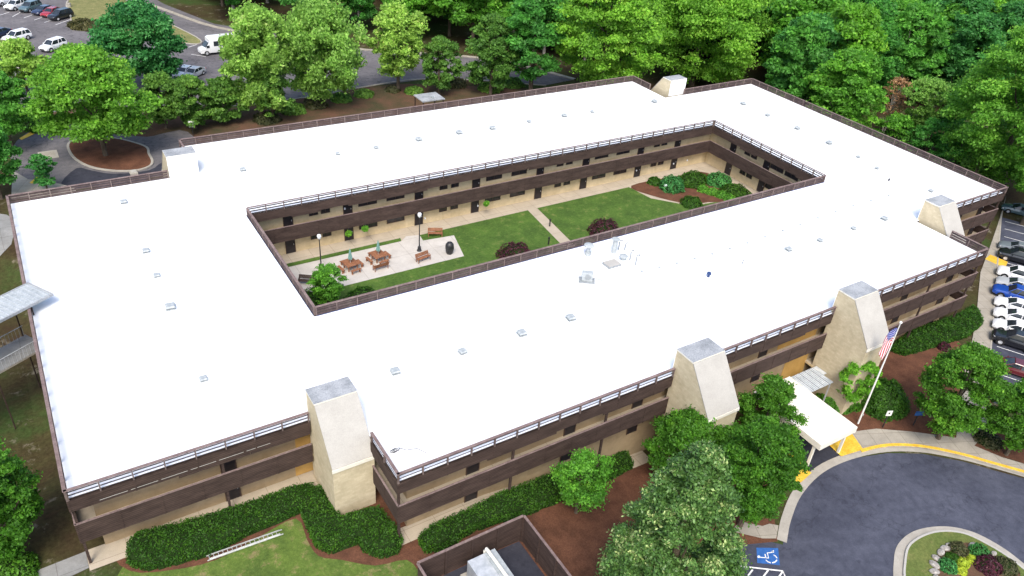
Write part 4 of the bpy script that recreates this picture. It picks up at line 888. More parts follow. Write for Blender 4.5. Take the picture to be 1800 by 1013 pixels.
while y < 46:
    x = 116+rd.uniform(0, 4)
    while x < 230:
        px_, py_ = x+rd.uniform(-2, 2), y+rd.uniform(-2, 2); u, v, dp = pix((px_, py_, LOW))
        if -90 < u < 1900 and dp > 0 and (py_ > 12 or px_ > 140) and not (u > 1470 and v > 205+max(0, (u-1700))*0.1): cand.append((dp, px_, py_, g(px_, py_)))
        x += 9.0
    y += 8.0
cand.sort(); print('woods candidates', len(cand)); cand = cand[:290]
tprot = None; tms = {}
for k, (dp, x, y, z) in enumerate(cand):
    i = rd.randrange(6); me, tm = protos[i]
    lb = ['broad mid green tree in the dense woods beyond the building', 'narrow dark green tree in the dense woods beyond the building', 'narrow pale trunked green tree in the dense woods beyond the building',
          'broad bright green tree in the dense woods beyond the building', 'broad dark green tree in the dense woods beyond the building', 'slim pale trunked tree in the dense woods beyond the building'][i]
    root = empty('woodland_tree', (x, y, z), rd.uniform(0, 6.28), lb, 'tree', ['broad mid green woodland trees', 'narrow dark woodland trees', 'narrow pale trunked woodland trees', 'broad bright woodland trees', 'broad dark woodland trees', 'slim pale trunked woodland trees'][i])
    s = rd.uniform(0.8, 1.2)*(1.0 if dp < 190 else 1.15); root.scale = (s*rd.uniform(0.95, 1.2), s*rd.uniform(0.95, 1.2), s)
    c = bpy.data.objects.new('crown', me); col.objects.link(c); c.parent = root; c.location = (0, 0, 17*0.15)
    if i not in tms: tms[i] = tm.build('trunk', root, smooth=True)
    else: t = tms[i].copy(); col.objects.link(t); t.parent = root
m_undergrowth = None

# ================================================================== VEHICLES
def build_wheels(root, xs, w, r, zc=None, tw=0.22):
    for x in xs:
        for s in (-1, 1):
            m_ = MB(); y = s*(w-tw*0.45); m_.tube([(x, y-tw/2, r), (x, y-tw/2+0.03, r), (x, y+tw/2-0.03, r), (x, y+tw/2, r)], [r*0.92, r, r, r*0.92], 'tyre', 18); wh = m_.build('wheel', root, smooth=True)
            m_ = MB(); e = y+s*(tw/2+0.004); m_.tube([(x, e-s*0.03, r), (x, e, r)], [r*0.66, r*0.6], 'rim', 12)
            for k in range(5): a = k*1.2566; m_.tube([(x, e+s*0.006, r), (x+r*0.55*math.cos(a), e+s*0.006, r+r*0.55*math.sin(a))], 0.03, 'galv', 4)
            q = m_.build('rim', root); q.parent = wh
def loft(m_, secs, key):                               # secs: list of rings with equal counts
    b = len(m_.v); n_ = len(secs[0]); k = m_.m(key)
    for r in secs: m_.v += [tuple(p) for p in r]
    for i in range(len(secs)-1):
        for j in range(n_): j2 = (j+1) % n_; m_.f.append((b+i*n_+j, b+i*n_+j2, b+(i+1)*n_+j2, b+(i+1)*n_+j)); m_.mi.append(k)
    m_.f.append(tuple(b+j for j in reversed(range(n_)))); m_.mi.append(k); e = b+(len(secs)-1)*n_; m_.f.append(tuple(e+j for j in range(n_))); m_.mi.append(k)
def car(kind, colr, loc, rz, label, group=None):
    P_ = PAINT[colr]; root = empty('parked_car' if kind != 'pickup' else 'pickup_truck', loc, rz, label, 'car' if kind != 'pickup' else 'pickup truck', group)
    if kind == 'sedan': L, Wd, rf, bt, r = 4.75, 0.91, 1.42, [(-2.37, .42, .72, .70), (-2.28, .28, .98, .84), (-1.5, .22, 1.02, .91), (-0.6, .2, .96, .92), (0.5, .2, .95, .92), (1.15, .2, .93, .91), (1.9, .22, .84, .88), (2.25, .28, .72, .82), (2.38, .36, .58, .68)], 0.33
    elif kind == 'suv': L, Wd, rf, bt, r = 4.75, 0.95, 1.74, [(-2.37, .5, .85, .80), (-2.32, .36, 1.08, .90), (-1.5, .3, 1.12, .95), (-0.4, .28, 1.1, .96), (0.6, .28, 1.09, .96), (1.1, .28, 1.08, .95), (1.9, .3, 1.02, .92), (2.25, .36, .9, .87), (2.38, .44, .72, .72)], 0.38
    else: L, Wd, rf, bt, r = 5.4, 0.97, 1.80, [(-2.7, .55, .95, .86), (-2.66, .45, 1.12, .93), (-1.2, .4, 1.14, .96), (-0.6, .36, 1.14, .97), (0.6, .35, 1.12, .97), (1.2, .35, 1.11, .96), (2.2, .36, 1.04, .94), (2.55, .42, .94, .9), (2.7, .5, .78, .78)], 0.40
    def ring(x, z0, z1, w): zm = z0+(z1-z0)*0.62; return [(x, -w*.86, z0), (x, -w*.98, z0+.1), (x, -w, zm-.1), (x, -w*.97, zm+.06), (x, -w*.87, z1-.02), (x, -w*.45, z1+.02), (x, w*.45, z1+.02), (x, w*.87, z1-.02), (x, w*.97, zm+.06), (x, w, zm-.1), (x, w*.98, z0+.1), (x, w*.86, z0)]
    m_ = MB(); loft(m_, [ring(*q) for q in bt], P_); m_.build('body', root, smooth=True)
    ax = 1.42 if kind != 'pickup' else 1.7; ab = -1.4 if kind != 'pickup' else -1.65
    for x in (ax, ab):
        for s in (-1, 1):
            m_ = MB(); m_.tube([(x, s*(Wd-0.1), r), (x, s*(Wd+0.008), r)], r+0.06, 'tyre', 16); m_.build('wheel_arch', root)
    belt = {'sedan': .97, 'suv': 1.10, 'pickup': 1.13}[kind]
    fb = {'sedan': [(-2.0, -1.15), (1.05, 0.25)], 'suv': [(-2.3, -2.0), (1.1, 0.35)], 'pickup': [(-0.95, -0.8), (1.15, 0.45)]}[kind]
    wb, wt = Wd*0.88, Wd*0.70
    def rg(z, t): xb = fb[0][0]+(fb[0][1]-fb[0][0])*t; xf = fb[1][0]+(fb[1][1]-fb[1][0])*t; w = wb+(wt-wb)*t; return [(xb, -w, z), (xf, -w*0.97, z), (xf, w*0.97, z), (xb, w, z)]
    m_ = MB(); m_.hull(rg(belt-0.03, 0), rg(rf-0.05, 1), 'carglass'); m_.build('windows', root)
    m_ = MB(); t0 = rg(rf-0.05, 1); cx = (fb[0][1]+fb[1][1])/2; ex = lambda p, k, z: (cx+(p[0]-cx)*k, p[1]*k, z)
    m_.hull([ex(p, 1.03, rf-0.06) for p in t0], [ex(p, 0.93, rf) for p in t0], P_)
    for s in (-1, 1):
        for (i, q) in ((0, 0), (1, 1)):
            xb, xt = fb[q]; m_.tube([(xb, s*wb*(0.985 if q else 1.0), belt-0.02), (xt, s*wt*(0.985 if q else 1.0), rf-0.05)], 0.045, P_, 5)
        xm = (fb[0][0]+fb[1][0])/2+0.1; xm2 = (fb[0][1]+fb[1][1])/2+0.05
        m_.tube([(xm, s*wb, belt-0.02), (xm2, s*wt, rf-0.05)], 0.045, P_, 5)
        if kind == 'suv': m_.tube([(-1.35, s*wb, belt-0.02), (-1.3, s*wt, rf-0.05)], 0.05, P_, 5)
    m_.build('roof', root, smooth=False)
    if kind == 'pickup':
        m_ = MB(); m_.box(-2.55, -1.05, -0.78, 0.78, 1.145, 1.175, 'black'); m_.build('cargo_bed', root)
        m_ = MB()
        for s in (-1, 1): m_.box(-2.62, -1.0, s*0.86-0.06, s*0.86+0.06, 1.12, 1.26, P_)
        m_.box(-2.68, -2.58, -0.9, 0.9, 1.1, 1.26, P_); m_.build('bed_side', root)
    fx = bt[-2][0]; fz = bt[-2][2]
    for s in (-1, 1):
        m_ = MB(); m_.hull([(fx-.12, s*.52, fz-.16), (fx+.07, s*.50, fz-.18), (fx+.0, s*.80, fz-.18), (fx-.16, s*.83, fz-.16)], [(fx-.12, s*.52, fz-.02), (fx+.06, s*.50, fz-.06), (fx-.01, s*.80, fz-.05), (fx-.16, s*.84, fz-.02)], 'lamp_lens'); m_.build('headlight', root)
        m_ = MB(); x = bt[0][0]; m_.box(x-0.03, x+0.12, min(s*.55, s*.8), max(s*.55, s*.8), .75, .92, 'red_lens'); m_.build('tail_light', root)
        m_ = MB(); x = fb[1][0]-0.25; m_.box(x-0.07, x+0.07, min(s*(Wd+.01), s*(Wd+.16)), max(s*(Wd+.01), s*(Wd+.16)), belt-.04, belt+.1, P_); m_.build('mirror', root)
    m_ = MB(); m_.box(bt[-1][0]-0.02, bt[-1][0]+0.03, -.45, .45, bt[-1][1]+.02, bt[-1][2]-.04, 'black'); m_.build('grille', root)
    build_wheels(root, (ax, ab), Wd, r); return root
ang = math.atan2(-sn.y, -sn.x)
specs = [(1738, 635, 'sedan', 'maroon', 'maroon car at the near end of the right hand parking row'), (1748, 598, 'suv', 'black', 'black car between the maroon and the white cars by the pavement'), (1743, 572, 'sedan', 'white', 'white car next to the black car, nearest of the three whites together'),
         (1751, 548, 'sedan', 'white', 'white car in the middle of the three white cars in a row'), (1749, 530, 'sedan', 'white', 'white car directly beside the blue pickup'), (1744, 509, 'pickup', 'blue', 'bright blue pickup truck parked facing the building pavement'),
         (1753.5, 489, 'sedan', 'silver', 'silver white car between the blue pickup and a white car'), (1767, 475, 'suv', 'white', 'white car in the stall opposite the yellow ramp'), (1760, 448, 'suv', 'black', 'large black vehicle just beyond the yellow ramp'),
         (1774, 430, 'sedan', 'grey', 'grey car behind the large black vehicle'), (1788, 372, 'sedan', 'teal', 'dark grey green car in the tree shade at the far end of the row')]
for (u, v, kd, cl, lb) in specs:
    p = at(u, v, LOW+0.6); t = (Vector((p.x, p.y))-SA).dot(sdir); k = round((t-3.55)/2.75-0.5); t = 3.55+2.75*(k+0.5)
    q = SA+sdir*t+sn*2.2; car(kd, cl, (q.x, q.y, LOW+0.015), ang, lb, 'cars in the right hand parking row')
    print('stall', k, cl)
# far car park: the upper row faces down-left, the lower row the same way
def far_car(kind, colr, nose, tail, lb, L=4.7):
    a = G(*nose); b = G(*tail); d = (a-b); c = (a+b)/2; return car(kind, colr, (c.x, c.y, g(c.x, c.y)+0.03), math.atan2(d.y, d.x), lb, 'cars in the far car park')
far_car('suv', 'black', (90, 38), (125, 29), 'black estate car at the right end of the upper row in the far car park')
far_car('sedan', 'red', (77, 33), (106, 22), 'red nosed car tucked behind the black estate car')
far_car('sedan', 'navy', (60, 29), (96, 19), 'dark blue car, third from the right end of the upper far row')
far_car('suv', 'teal', (37, 25), (72, 13), 'dark green grey car right of the white car in the upper far row')
far_car('suv', 'white', (13, 21), (46, 11), 'white car in the upper row at the top left corner')
far_car('suv', 'white', (-10, 13), (24, 3), 'white vehicle cut by the top left corner')
far_car('suv', 'white', (12, 77), (50, 67), 'white estate car in the lower row beside the grass strip')
far_car('suv', 'white', (78, 93), (111, 82), 'white hatchback in the lower row beside the brown shrub')
far_car('sedan', 'navy', (-18, 70), (14, 60), 'dark blue car at the left edge behind the white estate car')
far_car('suv', 'navy', (-14, 117), (20, 106), 'navy blue car at the left edge below the grass strip')
far_car('sedan', 'grey', (86, 132), (112, 124), 'dark grey car mostly hidden by the pale young tree')
far_car('sedan', 'white', (312, 140), (338, 126), 'white car half hidden under the dark oak')
far_car('sedan', 'silver', (325, 143), (357, 127), 'silver grey car right of the half hidden white car')
# shuttle bus
a = G(352, 97); b = G(424, 88); d = b-a; d.z = 0; L = 7.6; d.normalize(); c = a+d*(L/2)
root = empty('shuttle_bus', (c.x, c.y, 0.03), math.atan2(-d.y, -d.x), 'white shuttle bus with dark side windows parked in the far car park', 'bus')
m_ = MB(); loft(m_, [[(x, -w*.97, .45), (x, -w, .6), (x, -w, h-.25), (x, -w*.85, h), (x, w*.85, h), (x, w, h-.25), (x, w, .6), (x, w*.97, .45)] for x, w, h in ((-3.8, 1.12, 2.85), (-3.7, 1.16, 2.95), (1.9, 1.16, 2.95), (2.25, 1.1, 2.8))], PAINT['white']); m_.build('body', root, smooth=True)
m_ = MB(); loft(m_, [[(x, -w, .42), (x, -w, h-.12), (x, -w*.8, h), (x, w*.8, h), (x, w, h-.12), (x, w, .42)] for x, w, h in ((2.26, 1.02, 2.25), (2.75, 1.0, 1.65), (3.0, .98, 1.35), (3.7, .92, 1.22), (3.85, .85, 1.0))], PAINT['white']); m_.build('hood', root, smooth=True)
for s in (-1, 1):
    for k in range(5): m_ = MB(); y = s*1.163; m_.box(-3.3+k*1.0, -2.42+k*1.0, min(y, y+s*.015), max(y, y+s*.015), 1.55, 2.4, 'carglass'); m_.build('side_window', root)
    m_ = MB(); m_.box(2.3, 2.85, min(s*1.0, s*1.03), max(s*1.0, s*1.03), 1.3, 1.75, 'carglass'); m_.build('cab_window', root)
    m_ = MB(); m_.box(3.8, 3.88, s*.62-.12, s*.62+.12, .82, 1.02, 'lamp_lens'); m_.build('headlight', root)
m_ = MB(); m_.hull([(2.62, -.88, 1.66), (3.03, -.85, 1.38), (3.03, .85, 1.38), (2.62, .88, 1.66)], [(2.30, -.88, 2.2), (2.42, -.88, 2.2), (2.42, .88, 2.2), (2.30, .88, 2.2)], 'carglass'); m_.build('windscreen', root)
build_wheels(root, (2.9, -2.3), 1.08, 0.42, tw=0.28)

# ================================================================== OBJECTS IN FRONT OF THE BUILDING
# entrance canopy
r = empty('entrance_canopy', (55.5, -11.8, LOW), 0, 'flat cream drop off canopy reaching from the front wall over the lane', 'canopy')
m_ = MB(); m_.box(-2.3, 2.3, -4.15, 3.4, 3.45, 3.50, 'canopy'); m_.build('roof_panel', r)
m_ = MB()
for (a0, a1, b0, b1) in ((-2.38, 2.38, -4.23, -4.151), (-2.38, -2.301, -4.15, 3.4), (2.301, 2.38, -4.15, 3.4)): m_.box(a0, a1, b0, b1, 2.95, 3.55, 'canopy')
m_.build('fascia', r)
for x in (-2.15, 2.15):
    for y in (-3.6, 0.0): m_ = MB(); m_.box(x-.1, x+.1, y-.1, y+.1, -0.1, 3.45, 'canopy'); m_.build('post', r)
r = empty('ribbed_awning', (59.7, -9.2, LOW), 0, 'ribbed silver metal awning joining the cream canopy to the tower', 'awning')
m_ = MB(); m_.box(-1.75, 1.75, -1.5, 0.9, 3.14, 3.2, 'canopy_rib')
for k in range(15): x = -1.68+k*0.235; m_.box(x, x+0.05, -1.5, 0.9, 3.201, 3.26, 'cap' if k % 3 == 0 else 'galv')
m_.box(1.75, 2.25, -0.3, 0.9, 3.14, 3.2, 'canopy_rib'); m_.build('sheet', r)
for x in (-1.5, 1.55): m_ = MB(); m_.box(x-.05, x+.05, -1.4, -1.3, -0.1, 3.14, 'galv'); m_.build('post', r)
# flagpole and flag
FP = G(1508, 745); fh = height_for(FP, 569); r = empty('flagpole', FP, 0, 'tall white flagpole in the mulch bed beside the entrance canopy', 'flagpole')
m_ = MB(); m_.lathe((0, 0, 0), [(-0.1, 0.085), (fh*0.5, 0.075), (fh, 0.04)], 'white', 12); m_.build('pole', r, smooth=True)
m_ = MB(); m_.lathe((0, 0, fh), [(-0.02, 0.02), (0.02, 0.1), (0.1, 0.13), (0.18, 0.1), (0.22, 0.02)], 'white', 12); m_.build('finial', r, smooth=True)
m_ = MB(); m_.box(-0.05, 0.05, -0.16, -0.08, 1.1, 1.3, 'galv'); m_.build('cleat', r)
M['fl_red'] = two('flag_red', (0.45, 0.015, 0.03), (0.55, 0.02, 0.04), 4, 0.8); M['fl_white'] = two('flag_white', (0.72, 0.72, 0.74), (0.8, 0.8, 0.82), 4, 0.8); M['fl_blue'] = two('flag_blue', (0.03, 0.04, 0.22), (0.04, 0.055, 0.28), 4, 0.8)
def fpos(u, v):                                        # u along the fly, v down the hoist; limp, swinging to the camera's left
    s = u*3.0; dr = min(1, s/0.45)
    w = 0.8*(1-math.exp(-s*1.1)); side = _r0*(-1)
    fold = 0.13*math.sin(v*9.0+s*1.6)*min(1, s*1.5); o = side*(w*(0.55+0.45*math.cos(v*2.6))+0.06)+Vector((_f.x, _f.y, 0)).normalized()*fold
    z = -v*1.75*(1-0.35*min(1, s/1.2))-max(0, s-0.25)*0.93
    return Vector((o.x, o.y, z))
r = empty('flag', (FP.x, FP.y, FP.z+fh-0.5), 0, 'limp stars and stripes flag hanging down the white flagpole', 'flag'); NU, NV = 40, 39; m_ = MB()
m_.v = [tuple(fpos(i/NU, j/NV)) for j in range(NV+1) for i in range(NU+1)]; kr, kw, kb = m_.m('fl_red'), m_.m('fl_white'), m_.m('fl_blue')
for j in range(NV):
    for i in range(NU):
        q = j*(NU+1)+i; m_.f.append((q, q+1, q+NU+2, q+NU+1)); m_.mi.append(kb if (i < 16 and j < 21) else (kr if (j//3) % 2 == 0 else kw))
o = m_.build('cloth', r, smooth=True); sf = o.modifiers.new('thick', 'SOLIDIFY'); sf.thickness = 0.008
m_ = MB()
for rr in range(9):
    for cc in range(6 if rr % 2 == 0 else 5):
        u = (cc*2+(1 if rr % 2 == 0 else 2))/12*0.4; v = (rr+1)/10*21/39
        p = fpos(u, v); e1 = (fpos(u+.01, v)-p).normalized(); e2 = (fpos(u, v+.01)-p).normalized(); nn = e1.cross(e2).normalized()
        for sg in (-1, 1):
            m_.face([p+nn*sg*0.012+(e1*math.sin(k*math.pi/5)+e2*-math.cos(k*math.pi/5))*(0.045 if k % 2 == 0 else 0.018) for k in range(10)], 'fl_white')
m_.build('stars', r)
# signs
def post_sign(u, v, hh, w, h_, key, label, pk_='black', cat='sign'):
    p = G(u, v); r = empty('post_sign', p, R_(-25), label, cat); m_ = MB(); m_.box(-.04, .04, -.04, .04, -.1, hh, pk_); m_.build('post', r)
    m_ = MB(); m_.box(-w/2, w/2, -.07, -.042, hh-h_*.6, hh+h_*.4, key); m_.build('sign_panel', r)
    return r
r = post_sign(1551, 752, 1.9, .55, .6, 'white', 'white sign on a dark post in the mulch right of the flagpole')
m_ = MB(); m_.box(-.08, .08, -.078, -.071, 1.75, 1.95, 'dark'); m_.build('sign_mark', r)
post_sign(1605, 748, 1.6, .8, .5, 'blue', 'blue sign on a post partly behind the round green tree')
post_sign(340, 240, 1.9, .75, .9, 'white', 'white sign standing in the brown bed behind the rear left parapet')
# handrail by the walk
p = G(1689, 682); r = empty('handrail', p, math.atan2(sdir.y, sdir.x)+R_(12), 'short dark wooden edge rail along the mulch by the pavement', 'rail')
m_ = MB(); m_.box(-.4, 3.4, -.05, .05, 0.0, .32, 'wood'); m_.build('rail_board', r)
for x in (0.0, 3.0): m_ = MB(); m_.box(x-.06, x+.06, .051, .15, -.1, .42, 'wood'); m_.build('post', r)
# ladder on the grass
pa = G(364, 983, 0.1); pb = G(497, 936, 0.1); d = pb-pa; r = empty('ladder', pa, math.atan2(d.y, d.x), 'aluminium extension ladder lying on the lawn beside the long hedge', 'ladder'); LL = d.length
for q, (y0, z0) in enumerate(((-.21, .02), (.19, .02), (-.17, .10), (.15, .10))): m_ = MB(); m_.box(0 if q < 2 else .15, LL if q < 2 else LL-.2, y0, y0+.035, z0, z0+.075, 'alu'); m_.build('side_rail', r)
for k in range(int(LL/0.3)): x = .15+k*.3; m_ = MB(); m_.tube([(x, -.19, .06), (x, .19, .06)], .02, 'alu', 6); m_.build('rung', r)
# generator screen and generator
drape('gravel_floor', [(18.2, -11.8), (26.0, -11.8), (26.0, -20.5), (18.2, -20.5)], 0.04, 'asphalt_dark')
r = empty('screen_fence', (26.1, -11.75, g(26, -12)), 0, 'tall dark board screen open in front around the generator', 'fence')
zz = 2.6-0.0
def screen(x0, y0, x1, y1, nm):
    A = Vector((x0, y0)); B = Vector((x1, y1)); d = (B-A); L = d.length; d.normalize(); n_ = Vector((d.y, -d.x)); m_ = MB()
    m_.ob(A, d, n_, 0, L, -.03, .0, -.4, zz-.06, 'wood'); m_.build(nm, r)
    m_ = MB(); m_.ob(A, d, n_, -.06, L+.06, -.1, .07, zz-.06, zz, 'capwood'); m_.build('cap_rail', r)
    k = 0
    while k <= L: m_ = MB(); m_.ob(A, d, n_, max(k-.06, 0.1), min(k+.06, L-.02)+.02, .001, .1, -.4, zz-.061, 'wood'); m_.build('post', r); k += 2.0
screen(-8.0, 0.0, 0, 0, 'board_panel'); screen(0.08, -.07, 0.08, -9.0, 'board_panel'); screen(-8.05, -9.0, -8.05, -.07, 'board_panel')
gx, gy = 22.2, -14.7; r = empty('generator', (gx, gy, 0), 0, 'grey blue metal generator with a white exhaust pipe inside the board screen', 'generator')
m_ = MB(); m_.box(-1.3, 1.3, -2.6, 2.3, -.1, .2, 'kerb'); m_.build('concrete_pad', r)
m_ = MB(); m_.box(-1.05, 1.05, -2.4, 1.9, .2, 1.95, 'galv'); m_.build('housing', r, bevel=.03)
m_ = MB(); m_.box(.2, 1.0, -2.3, 1.85, 1.951, 2.02, 'vent'); m_.build('roof_panel', r)
m_ = MB(); m_.tube([(.35, 1.95, 1.2), (.35, 2.0, 2.0), (.35, 1.85, 2.35), (.35, 1.5, 2.42), (.4, -.6, 2.4), (.42, -.8, 2.35)], .12, 'canopy', 12); m_.build('exhaust_pipe', r, smooth=True)
m_ = MB(); m_.tube([(.42, -.78, 2.36), (.42, -.95, 2.28)], [.135, .13], 'redwood', 12); m_.build('pipe_end', r)
m_ = MB(); m_.box(-.6, -.1, -.9, -.4, 1.951, 2.1, 'ventside'); m_.box(-.5, -.2, -.8, -.5, 2.101, 2.16, 'blue'); m_.build('hatch', r)
m_ = MB()
for k in range(8): m_.box(-1.062, -1.051, -2.1+.01, -.6, .5+k*.16, .58+k*.16, 'ventside')
m_.build('louvre_panel', r)
# traffic island planting
ip = G(1700, 1005); r = empty('stone_edging', ip, 0, 'broken ring of pale boulders round the planted bed on the traffic island', 'stones')
rs_ = random.Random(9)
for (u, v, s) in [(1645, 985, .3), (1641, 996, .33), (1641, 1008, .3), (1645, 1021, .3), (1652, 974, .3), (1660, 967, .3), (1669, 963, .28), (1708, 963, .33), (1745, 976, .22), (1640, 1035, .3)]:
    p = G(u, v)-ip; m_ = MB(); b = bmesh.new(); bmesh.ops.create_icosphere(b, subdivisions=2, radius=1)
    for q in b.verts: q.co = Vector((q.co.x*s*1.3*(1+.15*rs_.random()), q.co.y*s*.9, q.co.z*s*.55*(1+.2*rs_.random())))
    m_.v = [tuple(q.co) for q in b.verts]; k = m_.m('stone'); 
    for f in b.faces: m_.f.append(tuple(q.index for q in f.verts)); m_.mi.append(k)
    b.free(); m_.build('boulder', r, (p.x, p.y, p.z+.22)).rotation_euler = (0, 0, rs_.uniform(0, 3))
def ibush(u, v, R, H, kind, lb, sd, n_=700, size=.11): p = G(u, v); bush((p.x, p.y, p.z+.15), R, H, kind, lb, seed=sd, n_=n_, size=size)
ibush(1733, 1000, .95, .9, 'purple', 'dark plum shrub in the centre of the traffic island', 91, 1400)
ibush(1690, 994, .5, .4, 'chart', 'chartreuse shrub left of the plum shrub on the island', 92); ibush(1708, 988, .45, .35, 'chart', 'chartreuse shrub behind the plum shrub on the island', 93)
ibush(1688, 1008, .4, .35, 'chart', 'small chartreuse shrub nearest the island kerb', 94)
ibush(1682, 970, .7, .6, 'hedge_b', 'reddish green shrub at the top of the island bed', 95); ibush(1720, 975, .8, .6, 'oak', 'dark green shrub at the right of the island bed', 96)
ibush(1664, 1000, .7, .6, 'oak', 'dark green shrub beside the boulders on the island', 97); ibush(1766, 1000, .9, .6, 'hedge_b', 'brownish low shrub at the right end of the island bed', 98); ibush(1672, 985, .5, .4, 'hedge', 'small green shrub inside the boulder ring', 99)
# ================================================================== LEFT SIDE WALKWAY
d = Vector((-.86, -.51)); e = Vector((.51, -.86)); B0 = Vector((.4, 25.2)); BL = 16.0; BW = 3.05
r = empty('covered_walkway', (B0.x, B0.y, 0), 0, 'covered footbridge with ribbed pale metal roof meeting the left parapet', 'footbridge')
def wq(s, t, z): p = d*s+e*t; return (p.x, p.y, z)
def wbox(nm, s0, s1, t0, t1, z0, z1, key, top=None):
    m_ = MB(); m_.hull([wq(s0, t0, z0), wq(s1, t0, z0), wq(s1, t1, z0), wq(s0, t1, z0)], [wq(s0, t0, z1), wq(s1, t0, z1), wq(s1, t1, z1), wq(s0, t1, z1)], key, top); return m_.build(nm, r)
wbox('roof_sheet', .08, BL, .08, BW-.08, 7.16, 7.2, 'vent')
m_ = MB()
for k in range(38): s0 = .3+k*.42; m_.hull([wq(s0, .08, 7.201), wq(s0+.06, .08, 7.201), wq(s0+.06, BW-.08, 7.201), wq(s0, BW-.08, 7.201)], [wq(s0, .08, 7.25), wq(s0+.06, .08, 7.25), wq(s0+.06, BW-.08, 7.25), wq(s0, BW-.08, 7.25)], 'galv')
m_.build('roof_ribs', r)
m_ = MB()
for (s0, s1, t0, t1) in ((0, BL, 0, .078), (0, BL, BW-.078, BW), (0, .078, .08, BW-.08)): m_.hull([wq(s0, t0, 7.05), wq(s1, t0, 7.05), wq(s1, t1, 7.05), wq(s0, t1, 7.05)], [wq(s0, t0, 7.27), wq(s1, t0, 7.27), wq(s1, t1, 7.27), wq(s0, t1, 7.27)], 'cap')
m_.build('gutter', r)
wbox('deck', 1.6, BL, .15, BW-.15, 2.75, 2.92, 'kerb', 'greywalk')
for t in (.2, BW-.25):
    for s in (1.8, 6.0, 10.2, 14.4): wbox('post', s, s+.1, t, t+.05 if t < 1 else t+.05, -3.2, 7.05, 'wood')
    m_ = MB()
    for z in (3.95,): m_.tube([wq(1.7, t+.12, z), wq(BL, t+.12, z)], .03, 'galv', 6)
    for k in range(46): s = 1.8+k*.3; m_.tube([wq(s, t+.12, 2.92), wq(s, t+.12, 3.95)], .012, 'galv', 4)
    m_.build('railing', r)
drape('side_path', W([(-30, 372), (12, 378), (34, 392), (20, 430), (-10, 462), (-60, 480)]), .03, 'greywalk')
# ================================================================== COURTYARD FURNITURE
def lamp_post(u, v, vt, label):
    p = at(u, v, 0); H = height_for((p.x, p.y, 0), vt); r = empty('lamp_post', (p.x, p.y, 0.016), 0, label, 'lamp post', 'courtyard lamp posts')
    m_ = MB(); m_.lathe((0, 0, 0), [(0, .26), (.1, .26), (.14, .2), (.5, .17), (.6, .1)], 'black', 12); m_.build('base', r, smooth=True)
    m_ = MB(); m_.lathe((0, 0, 0), [(.55, .075), (H-.75, .05), (H-.7, .1), (H-.66, .06)], 'black', 10); m_.build('pole', r, smooth=True)
    m_ = MB(); m_.lathe((0, 0, 0), [(H-.66, .09), (H-.5, .2), (H-.3, .23), (H-.14, .17), (H-.06, .06)], 'globe', 14); m_.build('lamp_globe', r, smooth=True)
    m_ = MB(); m_.lathe((0, 0, 0), [(H-.06, .08), (H, .04), (H+.06, .01)], 'black', 8); m_.build('finial', r)
lamp_post(565, 474, 411, 'black lamp post with white globe between the near trees and picnic tables'); lamp_post(737, 441, 373, 'black lamp post with white globe at the far end of the patio')
def plank_box(m_, *a): m_.box(*a, 'redwood')
def picnic(u, v, label):
    p = at(u, v, .75); r = empty('picnic_table', (p.x, p.y, .016), R_(8), label, 'picnic table', 'courtyard picnic tables')
    m_ = MB()
    for k in range(8): plank_box(m_, -.72, .72, -.72+k*.18, -.72+k*.18+.165, .70, .75)
    m_.build('tabletop', r)
    for (x, y) in ((-.5, -.5), (.5, -.5), (.5, .5), (-.5, .5)): m_ = MB(); plank_box(m_, x-.05, x+.05, y-.05, y+.05, 0, .70); m_.build('leg', r)
    for k in range(4):
        m_ = MB()
        for t in (0, .16): plank_box(m_, -.6, .6, -1.3+t, -1.3+t+.145, .41, .45)
        b = m_.build('bench_seat', r); b.rotation_euler = (0, 0, k*math.pi/2)
        for x in (-.48, .42): m_ = MB(); plank_box(m_, x, x+.06, -1.27, -1.02, 0, .409); q = m_.build('bench_leg', r); q.rotation_euler = (0, 0, k*math.pi/2)
        m_ = MB(); plank_box(m_, -.03, .03, -1.02, -.5, .3, .36); q = m_.build('stretcher', r); q.rotation_euler = (0, 0, k*math.pi/2)
    return p
def parasol(p, label):
    r = empty('parasol', (p.x, p.y, .016), 0, label, 'parasol', 'closed parasols'); m_ = MB(); m_.lathe((0, 0, 0), [(.0, .03), (2.35, .025)], 'alu', 8); m_.build('pole', r)
    m_ = MB(); n_ = 16; b = 0; prof = [(1.15, .17), (1.3, .2), (1.7, .14), (2.1, .09), (2.4, .035), (2.5, .01)]
    for i, (z, q) in enumerate(prof):
        for j in range(n_): w = 6.2832*j/n_; k = q*(1+(.22 if j % 2 else -.22)); m_.v.append((k*math.cos(w), k*math.sin(w), z))
    mi = m_.m('umbrella')
    for i in range(len(prof)-1):
        for j in range(n_): j2 = (j+1) % n_; m_.f.append((i*n_+j, i*n_+j2, (i+1)*n_+j2, (i+1)*n_+j)); m_.mi.append(mi)
    m_.build('canopy', r)
p = picnic(616, 462, 'square wooden picnic table with four benches nearest the corner lamp post'); parasol(p, 'closed faded green parasol in the left picnic table')
p = picnic(665, 447, 'square wooden picnic table with four benches in the patio middle'); parasol(p, 'closed faded green parasol in the right picnic table')
